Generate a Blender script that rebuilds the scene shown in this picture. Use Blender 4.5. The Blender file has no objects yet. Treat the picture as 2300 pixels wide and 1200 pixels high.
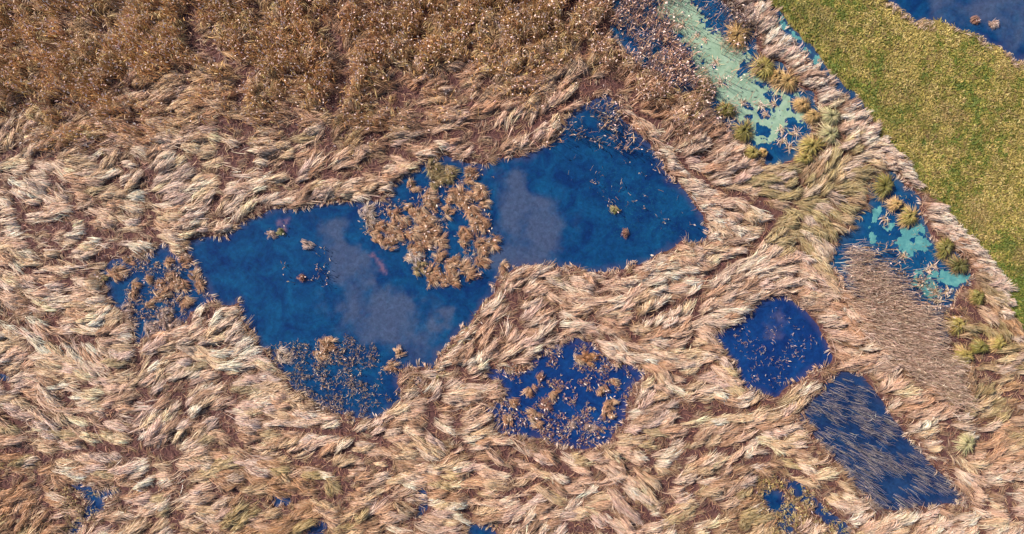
import bpy, math, random
import numpy as np
R = math.radians
rng = np.random.default_rng(11)
random.seed(11)
S = bpy.context.scene
COL = S.collection

# ------------------------------------------------------------------ camera, sky, sun
HFOV = R(73.7)
SC = 25.0                                   # photograph pixels per metre on the water plane
CAM_H = 46.0 / math.tan(HFOV / 2)
cam = bpy.data.cameras.new('camera'); cam.sensor_width = 36.0
cam.lens = 18.0 / math.tan(HFOV / 2); cam.clip_start = 0.5; cam.clip_end = 6000
co = bpy.data.objects.new('camera', cam); COL.objects.link(co)
co.location = (0, 0, CAM_H); co.rotation_euler = (0, 0, 0)
S.camera = co

SUN_EL, SUN_AZ = R(40), R(150)              # the sun stands to the upper left of the picture
W = bpy.data.worlds.new('World'); S.world = W; W.use_nodes = True
nt = W.node_tree; nt.nodes.clear()
sky = nt.nodes.new('ShaderNodeTexSky'); sky.sky_type = 'NISHITA'; sky.sun_disc = False
sky.sun_elevation = SUN_EL; sky.sun_rotation = math.pi / 2 - SUN_AZ
bg = nt.nodes.new('ShaderNodeBackground'); bg.inputs[1].default_value = 0.11
wo = nt.nodes.new('ShaderNodeOutputWorld')
nt.links.new(sky.outputs[0], bg.inputs[0]); nt.links.new(bg.outputs[0], wo.inputs[0])
sl = bpy.data.lights.new('sun', 'SUN'); sl.energy = 5.0; sl.angle = R(0.6); sl.color = (1.0, 0.92, 0.82)
so = bpy.data.objects.new('sun', sl); COL.objects.link(so)
so.rotation_euler = (0, math.pi / 2 - SUN_EL, SUN_AZ)
S.view_settings.view_transform = 'Standard'; S.view_settings.look = 'None'
S.view_settings.exposure = 1.0; S.view_settings.gamma = 1.0

# ------------------------------------------------------------------ helpers: noise, polygons
def P2W(p):
    p = np.asarray(p, float)
    return np.stack([(p[..., 0] - 1150) / SC, (600 - p[..., 1]) / SC], -1)

def _hash(ix, iy, seed):
    h = (ix.astype(np.int64) * 374761393 + iy.astype(np.int64) * 668265263 + seed * 1442695041) & 0xffffffff
    h = ((h ^ (h >> 13)) * 1274126177) & 0xffffffff
    return ((h ^ (h >> 16)) & 0xffff) / 65535.0

def vnoise(x, y, seed=0):
    ix, iy = np.floor(x), np.floor(y); fx, fy = x - ix, y - iy
    fx = fx * fx * (3 - 2 * fx); fy = fy * fy * (3 - 2 * fy)
    ix = ix.astype(np.int64); iy = iy.astype(np.int64)
    a, b = _hash(ix, iy, seed), _hash(ix + 1, iy, seed)
    c, d = _hash(ix, iy + 1, seed), _hash(ix + 1, iy + 1, seed)
    return (a * (1 - fx) + b * fx) * (1 - fy) + (c * (1 - fx) + d * fx) * fy

def fbm(x, y, scale, seed=0, octv=4):
    s = np.zeros_like(np.asarray(x, float)); a = 0.5; f = 1.0 / scale; t = 0
    for k in range(octv):
        s += a * vnoise(x * f + 17.3 * k, y * f - 9.1 * k, seed + k); t += a; a *= 0.5; f *= 2.03
    return s / t

def poly_sdf(x, y, poly):                   # > 0 inside, metres
    x = np.asarray(x, float); sh = x.shape; x = x.ravel(); y = np.asarray(y, float).ravel()
    d = np.full(x.shape, 1e9); ins = np.zeros(x.shape, bool)
    n = len(poly)
    for i in range(n):
        ax, ay = poly[i]; bx, by = poly[(i + 1) % n]
        ex, ey = bx - ax, by - ay
        t = np.clip(((x - ax) * ex + (y - ay) * ey) / (ex * ex + ey * ey + 1e-12), 0, 1)
        d = np.minimum(d, (x - ax - t * ex) ** 2 + (y - ay - t * ey) ** 2)
        c = (ay > y) != (by > y)
        if by != ay: ins ^= c & (x < ex * (y - ay) / (by - ay) + ax)
    d = np.sqrt(d)
    return np.where(ins, d, -d).reshape(sh)

def line_dist(x, y, pts):
    x = np.asarray(x, float); d = np.full(x.shape, 1e9)
    for (ax, ay), (bx, by) in zip(pts[:-1], pts[1:]):
        ex, ey = bx - ax, by - ay
        t = np.clip(((x - ax) * ex + (y - ay) * ey) / (ex * ex + ey * ey + 1e-12), 0, 1)
        d = np.minimum(d, np.hypot(x - ax - t * ex, y - ay - t * ey))
    return d

def sstep(a, b, v):
    t = np.clip((v - a) / (b - a), 0, 1); return t * t * (3 - 2 * t)

# ------------------------------------------------------------------ the plan of the marsh (photograph pixels)
POND = {
 'large': [(415,543),(440,535),(500,530),(520,515),(560,495),(600,480),(660,465),(700,455),(740,445),(790,447),(815,462),(850,450),(872,432),(880,405),(905,388),(940,370),(975,352),(1040,360),(1085,375),(1120,355),(1170,345),(1220,330),(1250,305),(1265,268),(1310,235),(1355,200),(1390,225),(1402,260),(1430,300),(1470,340),(1500,385),(1530,420),(1560,450),(1577,490),(1592,528),(1577,545),(1540,546),(1500,562),(1450,588),(1400,605),(1370,616),(1320,616),(1290,605),(1240,597),(1200,591),(1160,598),(1130,618),(1115,650),(1085,682),(1060,720),(1030,755),(1000,785),(980,810),(965,835),(945,827),(925,815),(905,830),(900,870),(895,905),(860,925),(810,936),(750,932),(720,922),(700,895),(650,862),(625,822),(595,792),(575,780),(560,740),(545,702),(541,680),(510,680),(475,675),(465,650),(455,620),(435,590),(420,560)],
 'left': [(236,610),(270,586),(320,586),(350,565),(372,560),(385,575),(410,585),(425,600),(440,622),(452,650),(465,680),(440,690),(420,700),(400,730),(360,728),(330,745),(318,768),(308,760),(305,722),(280,692),(258,665),(240,640)],
 'round': [(1090,822),(1105,826),(1115,838),(1150,845),(1190,835),(1195,815),(1210,800),(1235,780),(1280,778),(1278,766),(1300,768),(1330,785),(1355,810),(1375,825),(1410,825),(1436,830),(1430,855),(1412,875),(1398,900),(1402,942),(1385,955),(1365,985),(1320,1000),(1280,1002),(1240,992),(1200,980),(1165,975),(1130,975),(1112,960),(1112,928),(1080,918),(1070,912),(1072,905),(1112,908),(1140,882),(1125,860),(1090,848)],
 'diamond': [(1745,672),(1770,680),(1800,705),(1830,740),(1850,775),(1857,797),(1840,815),(1800,840),(1765,860),(1740,877),(1710,875),(1690,860),(1670,845),(1660,815),(1640,790),(1618,755),(1650,740),(1680,715),(1710,690)],
 'rectangle': [(1890,838),(1930,845),(1960,880),(2000,938),(2040,988),(2080,1040),(2130,1088),(2153,1112),(2143,1130),(2080,1132),(2010,1142),(1960,1136),(1940,1110),(1910,1080),(1880,1030),(1850,1000),(1830,970),(1790,935),(1810,915),(1850,880),(1870,850)],
 'weed': [(1385,40),(1440,-120),(1605,-120),(1612,-20),(1650,30),(1692,66),(1702,108),(1722,138),(1760,148),(1792,196),(1822,208),(1834,240),(1818,262),(1824,292),(1812,322),(1772,340),(1742,367),(1700,362),(1680,332),(1640,292),(1600,252),(1586,214),(1540,205),(1490,190),(1450,165),(1410,125),(1385,90)],
 'lower': [(1968,397),(2010,398),(2030,420),(2055,440),(2062,470),(2072,500),(2092,540),(2132,560),(2152,570),(2176,610),(2172,640),(2142,652),(2120,700),(2128,760),(2100,790),(2050,735),(1980,690),(1900,640),(1868,580),(1900,532),(1930,500),(1952,470),(1950,430)],
 'ditch': [(1700,-80),(1722,-80),(1728,15),(1752,32),(1792,80),(1832,120),(1872,165),(1912,200),(1937,240),(1960,280),(1946,280),(1900,230),(1870,190),(1830,150),(1790,105),(1755,75),(1735,45),(1712,10)],
 'lake': [(1960,-160),(1985,5),(2010,20),(2050,40),(2060,50),(2110,50),(2140,62),(2180,70),(2205,80),(2210,97),(2240,110),(2270,130),(2300,140),(2560,190),(2560,-160)],
 'poolA': [(165,1092),(200,1098),(215,1105),(255,1103),(255,1118),(220,1122),(225,1150),(200,1165),(180,1190),(150,1200),(160,1180),(195,1150),(185,1120),(170,1105)],
 'poolB': [(932,1093),(952,1096),(965,1115),(960,1140),(936,1158),(944,1130)],
 'poolC': [(1048,1186),(1080,1173),(1112,1178),(1116,1215),(1058,1215)],
 'poolD': [(1706,1084),(1746,1098),(1772,1116),(1794,1143),(1784,1182),(1755,1165),(1728,1145),(1706,1115)],
 'poolE': [(1760,1072),(1803,1092),(1824,1113),(1876,1158),(1920,1200),(1896,1210),(1846,1166),(1798,1126),(1764,1100)],
 'poolF': [(-60,832),(12,838),(24,848),(14,858),(-60,862)],
 'poolG': [(1720,1160),(1760,1175),(1800,1215),(1770,1215),(1740,1190)],
 'poolH': [(1722,430),(1700,436),(1704,446),(1726,440)],
 'poolI': [(930,848),(948,842),(952,862),(936,870)],
 'poolK': [(598,1122),(625,1108),(650,1116),(652,1132),(618,1142)], 'poolL': [(684,1184),(712,1172),(728,1180),(716,1204),(690,1204)],
 'poolJ': [(790,935),(800,938),(798,958),(786,954)],
}
GROW = dict(diamond=1.13, rectangle=1.05, left=1.12, round=1.06, lower=1.07, weed=1.04, poolA=1.25, poolB=1.3, poolC=1.2, poolD=1.1)
PW = {}
for k, v in POND.items():
    p = P2W(v); c = p.mean(0); PW[k] = c + (p - c) * GROW.get(k, 1.0)
MEADOW = P2W([(1722,-80),(1728,15),(1752,32),(1792,80),(1832,120),(1872,165),(1912,200),(1937,240),(1960,282),(1995,335),(2060,425),(2130,500),(2195,560),(2240,620),(2262,690),(2285,740),(2460,900),(2560,900),(2560,-160),(1722,-160)])
TRACKS = [P2W(t) for t in [
 [(20,380),(35,450),(60,520),(100,565),(102,590)], [(143,590),(187,550),(213,517),(205,490),(215,455)],
 [(217,600),(240,567),(277,533),(280,505)], [(433,45),(440,110),(520,150),(548,162),(542,230),(537,280),(545,330),(500,420),(480,480),(470,525),(430,538)],
 [(752,70),(765,105),(780,140),(775,200),(748,260),(740,330),(742,392)], [(890,160),(905,200),(935,240),(945,290)], [(905,205),(860,225)],
 [(745,392),(690,410),(620,430),(560,445)], [(742,390),(805,397),(860,340),(950,322),(1050,302),(1160,302),(1280,230),(1345,182)],
 [(1395,180),(1420,235),(1490,300),(1550,385),(1600,425),(1660,440),(1742,490)], [(1742,488),(1700,540),(1640,590),(1590,620),(1562,660),(1562,720),(1545,780)],
 [(1740,490),(1700,450),(1640,430)], [(1562,660),(1500,690),(1420,720)], [(1518,880),(1550,960),(1538,1020),(1490,1090),(1505,1130)],
 [(1538,1020),(1590,1008),(1650,1010),(1700,970)], [(1520,925),(1620,918),(1750,905)], [(620,955),(675,963),(760,973),(828,983),(880,992)],
 [(980,970),(1040,1000),(1062,1030),(1180,1062)], [(507,833),(513,900),(527,950),(545,1010)], [(400,1033),(397,1100),(387,1150),(390,1200)],
 [(0,1010),(120,1020),(260,1000),(380,1012),(400,1033)], [(475,645),(468,700),(475,730)], [(312,765),(314,830)], [(340,370),(345,430),(330,490),(350,540)],
 [(160,420),(175,480),(150,530)], [(1140,1000),(1200,1040),(1300,1060)], [(780,1010),(830,1040),(870,1060)], [(960,890),(975,930),(960,960)],
 [(1010,170),(1040,215),(1055,250)], [(630,1010),(680,1045),(770,1050)], [(70,1050),(90,1120),(130,1150)]]]

# gridded signed distances, looked up wherever a reed stands
GX0, GY0, GD = -58.0, -36.0, 0.16
gnx, gny = int(116 / GD) + 1, int(72 / GD) + 1
gx, gy = np.meshgrid(GX0 + np.arange(gnx) * GD, GY0 + np.arange(gny) * GD, indexing='ij')
wobx = gx + (fbm(gx, gy, 1.5, 5, 4) - .5) * 1.3; woby = gy + (fbm(gx, gy, 1.5, 55, 4) - .5) * 1.3
POND_SDF = {}
WATER = np.full(gx.shape, -1e9)
for k, p in PW.items():
    wb = .55 if k in ('diamond', 'rectangle') else 1.0
    POND_SDF[k] = poly_sdf(gx + (wobx - gx) * wb, gy + (woby - gy) * wb, p); WATER = np.maximum(WATER, POND_SDF[k])
MEAD = np.minimum(poly_sdf(wobx, woby, MEADOW), -WATER)
TRK = np.full(gx.shape, 1e9)
for t in TRACKS: TRK = np.minimum(TRK, line_dist(wobx, woby, t))
def voronoi_gap(x, y, d, seed):               # distance to the seam between neighbouring cells
    u, v = x / d, y / d; iu, iv = np.floor(u), np.floor(v); f1 = np.full(x.shape, 9.); f2 = f1.copy()
    for a in (-1, 0, 1):
        for b in (-1, 0, 1):
            cu, cv = (iu + a).astype(np.int64), (iv + b).astype(np.int64)
            dd = np.hypot(cu + _hash(cu, cv, seed) - u, cv + _hash(cu, cv, seed + 7) - v)
            f2 = np.where(dd < f1, f1, np.minimum(f2, dd)); f1 = np.minimum(f1, dd)
    return (f2 - f1) * .5 * d
_cx = gx + (fbm(gx, gy, 2.2, 901, 3) - .5) * 3.0; _cy = gy + (fbm(gx, gy, 2.2, 911, 3) - .5) * 3.0
SEAM = voronoi_gap(_cx, _cy, 3.3, 921) + .08 + 1.2 * np.clip(fbm(gx, gy, 3.0, 931, 2) - .52, 0, 1)
SEAM = SEAM + 5 * sstep(11, 15, gx) * sstep(-9, -4, gy)           # none among the combed reeds to the right
TRK0 = TRK.copy(); TRK = np.minimum(TRK, SEAM)
def look(A, x, y):
    fx = np.clip((np.asarray(x) - GX0) / GD, 0, gnx - 1.001); fy = np.clip((np.asarray(y) - GY0) / GD, 0, gny - 1.001)
    ix, iy = fx.astype(int), fy.astype(int); fx = fx - ix; fy = fy - iy
    return (A[ix, iy] * (1 - fx) + A[ix + 1, iy] * fx) * (1 - fy) + (A[ix, iy + 1] * (1 - fx) + A[ix + 1, iy + 1] * fx) * fy

def ground_z(x, y):
    w = look(WATER, x, y); m = look(MEAD, x, y)
    land = 0.10 + 0.16 * fbm(x, y, 3.0, 31, 3) + 0.25 * sstep(0, 1.0, m)
    return np.where(w < 0, land * sstep(-0.02, 0.30, -w) + 0.0, -0.55 * sstep(0.0, 0.9, w))

# ------------------------------------------------------------------ direction field of the flattened reeds
FIELD = np.array([(50,300,40),(150,280,50),(250,330,25),(50,480,-25),(120,450,-20),(200,520,-10),(300,400,10),(400,370,15),(300,470,-15),(420,500,0),(330,520,-5),(100,560,-40),(60,620,-25),(30,700,-5),(120,680,20),(200,620,-15),(220,700,10),(250,560,35),(370,540,-20),(200,780,-30),(100,760,-20),(60,800,60),(300,760,10),(430,700,20),(520,720,30),(500,650,10),(560,760,30),(450,820,10),(300,830,15),(400,900,30),(330,940,10),(430,950,40),(280,850,-10),(150,880,20),(100,950,-20),(60,980,-15),(200,1000,10),(320,1030,-20),(450,1060,15),(550,1030,-15),(550,880,-20),(600,930,-20),(650,900,-25),(620,840,-20),(250,1080,10),(100,1100,-10),(60,1150,50),(400,1140,10),(520,1150,30),
(450,170,20),(430,260,20),(470,300,20),(550,350,15),(640,330,20),(700,300,30),(600,400,30),(680,390,25),(720,420,10),(800,330,20),(850,360,5),(900,300,15),(980,330,10),(1000,240,30),(1050,200,35),(1080,290,30),(1130,230,40),(1180,280,35),(1250,270,30),(1150,330,30),(1000,380,15),(850,390,10),(760,430,20),(620,470,20),(560,470,30),(520,500,35),(500,420,20),(1420,270,-40),(1480,340,-20),(1540,400,-10),(1600,450,0),(1620,500,10),(1600,530,15),(1500,300,50),(1560,310,40),(1620,340,30),(1660,380,15),(1700,420,5),(1500,230,20),(1450,200,20),(1700,450,-25),(1680,470,-30),(1720,490,-20),(1850,400,60),(1880,470,-30),(1800,500,-40),(1780,420,30),(1930,450,-10),
(1650,540,20),(1700,560,30),(1750,570,30),(1800,590,-10),(1600,600,35),(1550,560,20),(1500,580,20),(1620,650,30),(1700,640,25),(1780,640,10),(1850,640,-15),(1680,720,20),(1640,720,30),(1600,760,-20),(1400,640,10),(1350,660,20),(1300,620,-20),(1250,640,-30),(1200,620,30),(1180,660,25),(1450,640,20),(1500,650,25),(1400,690,30),(1480,700,30),(1530,700,45),(1300,720,20),(1200,720,30),(1130,700,40),(1080,740,40),(1150,640,45),(1100,670,45),(1060,770,35),(1030,790,30),(1010,820,25),(1030,850,-20),(1000,870,20),(1100,760,20),(1200,760,-10),(1350,760,10),(1420,760,-15),(1500,780,10),(1560,830,20),(1620,860,-20),(1500,870,-40),(1450,880,20),(1600,900,-10),(1700,900,30),(1750,880,20),(1800,860,25),(1850,830,10),
(1900,700,-20),(1950,740,-15),(2000,700,-10),(2050,740,-5),(1880,780,-20),(1900,830,25),(2000,820,20),(2050,850,0),(2100,800,-10),(2000,900,30),(2100,950,25),(2140,870,45),(2180,930,30),(2150,1010,20),(2200,1050,10),(2250,1000,-10),(2280,1100,0),(2200,1150,10),(2050,1150,20),(1980,1160,15),(2250,900,40),(2250,820,40),(1800,950,15),(1760,980,20),(1850,1010,25),(1880,1060,20),(1900,1100,-15),(1820,1050,-20),(1750,1030,0),(1700,980,15),(1650,1000,5),(1600,1040,-5),(1550,990,20),(1450,980,20),(1400,1050,-15),(1300,1040,10),(1350,1100,25),(1250,1060,-20),(1200,1100,20),(1180,1030,-10),(1450,1110,-25),(1400,1150,-30),(1550,1130,15),(1600,1100,-20),(1650,1100,0),(1750,1130,20),(1800,1100,15),(1000,950,-30),(950,920,10),(900,970,10),(850,960,30),(780,960,15),(700,970,-10),(650,960,-15),(600,1000,10),(650,1030,20),(750,1030,30),(800,1060,35),(850,1010,0),(900,1030,30),(1000,1030,20),(1050,1000,15),(1050,1080,30),(950,1090,20),(850,1100,25),(750,1100,-20),(700,1140,30),(620,1100,-15),(800,1150,20),(900,1150,10),(1000,1150,10),(1100,1150,20),
(1740,60,45),(1800,120,30),(1860,190,25),(1890,230,20),(1930,280,35),(1960,300,20),(2000,360,-20),(2030,400,-15),(2080,450,-15),(2100,500,-25),(2150,540,-20),(2200,580,-20),(2230,620,-10),(2250,700,-20)], float)
_fp = P2W(FIELD[:, :2]); _fa = np.radians(FIELD[:, 2])
def field(x, y):
    d2 = (x[:, None] - _fp[:, 0]) ** 2 + (y[:, None] - _fp[:, 1]) ** 2
    w = 1.0 / (d2 + 0.6) ** 1.7
    return np.arctan2((w * np.sin(_fa)).sum(1), (w * np.cos(_fa)).sum(1))

# ------------------------------------------------------------------ colours of the reeds, by place
PAL = np.array([(.88,.69,.55), (.80,.50,.35), (.82,.59,.32), (.52,.23,.09), (.66,.51,.48), (.42,.36,.11), (.82,.56,.50), (.38,.18,.08)])
#            0 cream        1 peach        2 straw        3 rust         4 grey         5 olive        6 pink         7 brown
ZONES = [ # x, y, radius in pixels, weights
 (150,450,260,(6,3,4,1.2,1.2,.4,.5,.6)), (400,420,200,(5,2.5,5,1.2,1,.4,.5,.6)), (60,330,120,(5,3,3,1.5,2,.5,.5,.8)), (280,280,110,(1,2.5,1,2,1,.3,2,2)),
 (700,330,170,(3,3,3.5,2,.6,.5,.6,1.6)), (1050,240,150,(3,4,1.5,2.5,.5,.2,1.5,1.8)), (650,460,120,(4,4,2,1.5,.6,.3,.8,.8)), (1150,310,120,(4,4,1,2,.4,.1,1.5,1)),
 (800,200,160,(.6,2,1.6,2.5,.3,.6,.6,3)), (480,220,120,(1.5,1.8,2.5,2,.6,.9,.4,2)),
 (150,720,160,(3,3,3,1.8,1,.5,.6,1)), (380,760,150,(4,3,3,1.2,1.5,.3,1,.8)), (350,900,170,(3,1.6,3,1,2.5,.4,1.6,1.2)), (120,980,200,(2.6,1.6,3,1.2,2,.6,1.2,1.2)),
 (20,1130,100,(.3,1.2,1.2,5,.1,1.8,.1,3),10), (250,1120,150,(2,1.8,2.6,1.4,1.4,1,1,1.4)), (500,1050,150,(3,2,3.2,1.3,1.6,.6,.8,1)), (620,900,120,(4,2.5,2.5,1.2,1.4,.3,1,.8)),
 (640,1160,125,(.3,1,1.6,3.4,.2,2.6,.1,3.8),9), (800,1050,140,(2.6,2.6,3.2,1.8,.8,.6,.6,1.2)), (1000,1100,150,(1.8,2.4,2.6,2.0,.6,.8,.6,1.4)), (950,880,90,(3.5,4,1.8,2,.4,.4,.8,.8)),
 (1100,760,130,(4.5,5,.8,2.5,.3,.1,1.2,.8)), (1300,680,160,(5,5,.8,2,.4,.2,1.2,.7)), (1600,620,150,(6,4,1.6,1.5,.4,.2,.8,.6)), (1600,490,90,(7,3.5,.8,1.2,.6,.1,1.2,.4)), (1450,300,70,(5,4,.8,1.8,.6,.1,1,.6)),
 (1600,340,100,(3.4,4.6,.6,3,.3,.1,2.4,1.2)), (1500,220,80,(1.4,4,.8,3,.3,.2,1.5,2)), (1830,430,100,(1.2,.6,1.6,.5,2.6,6,.1,.5),8),
 (1300,1060,170,(3.4,3.4,2.2,2,.8,.4,1.2,1.2)), (1500,930,150,(3,2.2,2.6,1.4,1.4,.8,1.2,1)), (1650,1000,150,(3.6,2.4,3,1.3,1,.7,.8,.8)), (1560,800,110,(3.4,2.8,2.6,1.2,.6,.8,.5,.7)),
 (1750,650,120,(5.5,4,1.2,1.8,.4,.1,.8,.7)), (1950,740,120,(3.6,4.2,1,3,.4,.2,.8,1.2)), (2050,880,110,(4,4,1.6,2.4,.4,.3,.8,1)), (1850,1050,100,(5,3.4,2,1.4,.4,.2,.8,.5)),
 (2150,1120,150,(5,3.6,2.2,1.6,.5,.2,.6,.7)), (2240,820,105,(1.0,.8,2.4,1.6,1,4,.1,2),5), (2170,990,80,(3,3,3,1.6,.4,.8,.6,.8)), (1750,1140,85,(.5,.8,2.4,1.4,1,3.2,.1,2.4),5),
 (1780,90,90,(5,4,.4,1.4,.4,.1,3,.6)), (1900,230,70,(6,4,.6,1.2,.6,.1,2,.5)), (2080,470,90,(5,3,.8,1.6,1,.2,2.4,.8)), (2200,640,80,(2,2.2,1.6,2,1.6,.8,1,1.2)), (1310,800,170,(5,4,1.4,2,.5,.3,1,.8))]
_zp = P2W([z[:2] for z in ZONES]); _zr = np.array([z[2] / SC for z in ZONES]); _zw = np.array([np.array(z[3]) ** 1.25 / sum(np.array(z[3]) ** 1.25) * (z[4] if len(z) > 4 else 1) for z in ZONES])
def reed_colour(x, y):
    d = np.hypot(x[:, None] - _zp[:, 0], y[:, None] - _zp[:, 1]) / _zr
    w = np.exp(-1.6 * d * d) + 1e-4 / (d + .1)
    p = (w[:, :, None] * _zw[None]).sum(1); p /= p.sum(1, keepdims=True)
    c = np.cumsum(p, 1); u = rng.random(len(x))
    i = np.minimum((u[:, None] > c).sum(1), len(PAL) - 1)
    mean = p @ PAL
    return 0.55 * PAL[i] + 0.45 * mean

# ------------------------------------------------------------------ ribbons: every reed, stalk and grass blade
class Blades:
    def __init__(self): self.v, self.f, self.c, self.n = [], [], [], 0
    def add(self, P, W, roll, C, prof=None):
        """P (N,K,3) paths, W (N,) widths, roll (N,), C (N,K,3) colours"""
        N, K, _ = P.shape
        if N == 0: return
        T = P[:, -1] - P[:, 0]; T /= np.linalg.norm(T, axis=1, keepdims=True) + 1e-9
        s0 = np.stack([-T[:, 1], T[:, 0], 0 * T[:, 0]], 1); l = np.linalg.norm(s0, axis=1, keepdims=True)
        a = rng.random(N) * 6.283
        s0 = np.where(l > .05, s0 / (l + 1e-9), np.stack([np.cos(a), np.sin(a), 0 * a], 1))
        n = np.cross(T, s0)
        side = np.cos(roll)[:, None] * s0 + np.sin(roll)[:, None] * n
        t = np.linspace(0, 1, K)
        if prof is None: prof = np.interp(t, [0, .12, .7, 1], [.55, 1, .9, .12])
        off = side[:, None, :] * (W[:, None] * prof[None] * .5)[:, :, None]
        V = np.stack([P - off, P + off], 2).reshape(-1, 3)
        b = (np.arange(N) * K * 2)[:, None] + (np.arange(K - 1) * 2)[None]
        F = np.stack([b, b + 1, b + 3, b + 2], -1).reshape(-1, 4) + self.n
        self.v.append(V.astype(np.float32)); self.f.append(F.astype(np.int32))
        self.c.append(np.repeat(C.reshape(-1, 3), 2, 0).astype(np.float32)); self.n += len(V)
    def build(self, name, mat, parent=None, origin=None):
        v = np.concatenate(self.v); f = np.concatenate(self.f); c = np.concatenate(self.c)
        if origin is not None: v = v - np.array(origin, np.float32)
        return raw_mesh(name, v, f, mat, parent, col=c)

def raw_mesh(name, v, f, mat, parent=None, col=None, smooth=False, attrs=None):
    me = bpy.data.meshes.new(name)
    v = np.ascontiguousarray(v, np.float32); f = np.ascontiguousarray(f, np.int32); k = f.shape[1]
    me.vertices.add(len(v)); me.vertices.foreach_set('co', v.ravel())
    me.loops.add(f.size); me.loops.foreach_set('vertex_index', f.ravel())
    me.polygons.add(len(f)); me.polygons.foreach_set('loop_start', np.arange(len(f), dtype=np.int32) * k)
    if smooth: me.polygons.foreach_set('use_smooth', np.ones(len(f), bool))
    if col is not None:
        a = me.attributes.new('col', 'FLOAT_COLOR', 'POINT')
        a.data.foreach_set('color', np.concatenate([col, np.ones((len(col), 1), np.float32)], 1).astype(np.float32).ravel())
    for nme, arr in (attrs or {}).items():
        a = me.attributes.new(nme, 'FLOAT', 'POINT'); a.data.foreach_set('value', arr.astype(np.float32).ravel())
    me.update(calc_edges=True); me.materials.append(mat)
    o = bpy.data.objects.new(name, me); COL.objects.link(o)
    if parent is not None: o.parent = parent
    return o

def tag(o, label=None, cat=None, group=None, kind=None):
    if label: o['label'] = label
    if cat: o['category'] = cat
    if group: o['group'] = group
    if kind: o['kind'] = kind
    return o
def thing(name, label, cat, loc, group=None):
    o = bpy.data.objects.new(name, None); COL.objects.link(o); o.location = loc; o.empty_display_size = .3
    return tag(o, label, cat, group)

# ------------------------------------------------------------------ materials
def new_mat(name):
    m = bpy.data.materials.new(name); m.use_nodes = True; n = m.node_tree; n.nodes.clear()
    return m, n, n.nodes.new('ShaderNodeOutputMaterial')
def N(n, t, **kw):
    q = n.nodes.new(t)
    for k, v in kw.items(): setattr(q, k, v)
    return q
def reed_mat(name, trans=.22, rough=.55, spec=.35):
    m, n, out = new_mat(name)
    a = N(n, 'ShaderNodeAttribute', attribute_name='col')
    p = N(n, 'ShaderNodeBsdfPrincipled'); p.inputs['Roughness'].default_value = rough; p.inputs['Specular IOR Level'].default_value = spec
    t = N(n, 'ShaderNodeBsdfTranslucent'); mx = N(n, 'ShaderNodeMixShader'); mx.inputs[0].default_value = trans
    g = N(n, 'ShaderNodeNewGeometry'); ns = N(n, 'ShaderNodeTexNoise'); ns.inputs['Scale'].default_value = 9.0; ns.inputs['Detail'].default_value = 3
    n.links.new(g.outputs['Position'], ns.inputs['Vector'])
    mr = N(n, 'ShaderNodeMapRange'); mr.inputs['From Min'].default_value = .3; mr.inputs['From Max'].default_value = .7; mr.inputs['To Min'].default_value = .8; mr.inputs['To Max'].default_value = 1.15
    n.links.new(ns.outputs[0], mr.inputs[0])
    mu = N(n, 'ShaderNodeVectorMath', operation='SCALE'); n.links.new(a.outputs['Color'], mu.inputs[0]); n.links.new(mr.outputs[0], mu.inputs['Scale'])
    n.links.new(mu.outputs[0], p.inputs['Base Color']); n.links.new(mu.outputs[0], t.inputs['Color'])
    n.links.new(p.outputs[0], mx.inputs[1]); n.links.new(t.outputs[0], mx.inputs[2]); n.links.new(mx.outputs[0], out.inputs[0])
    return m
M_REED = reed_mat('dry_reed'); M_STALK = reed_mat('standing_reed', .15, .6, .3); M_GRASS = reed_mat('meadow_grass', .2, .6, .25); M_TUSS = reed_mat('tussock_blade', .2, .5, .3)

def ramp_node(n, stops):
    r = N(n, 'ShaderNodeValToRGB'); e = r.color_ramp.elements
    while len(e) < len(stops): e.new(.5)
    for k, (p, c) in enumerate(stops): e[k].position = p; e[k].color = (*c, 1)
    return r
def noise_node(n, vec, scale, detail=6, rough=.6, dist=0):
    q = N(n, 'ShaderNodeTexNoise'); q.inputs['Scale'].default_value = scale; q.inputs['Detail'].default_value = detail
    q.inputs['Roughness'].default_value = rough; q.inputs['Distortion'].default_value = dist
    n.links.new(vec, q.inputs['Vector']); return q
def mixc(n, fac, a, b, blend='MIX'):
    q = N(n, 'ShaderNodeMix', data_type='RGBA', blend_type=blend)
    for s, v in ((q.inputs[0], fac), (q.inputs[6], a), (q.inputs[7], b)):
        if isinstance(v, tuple): s.default_value = (*v, 1)
        elif isinstance(v, (int, float)): s.default_value = v
        else: n.links.new(v, s)
    return q.outputs[2]

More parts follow.
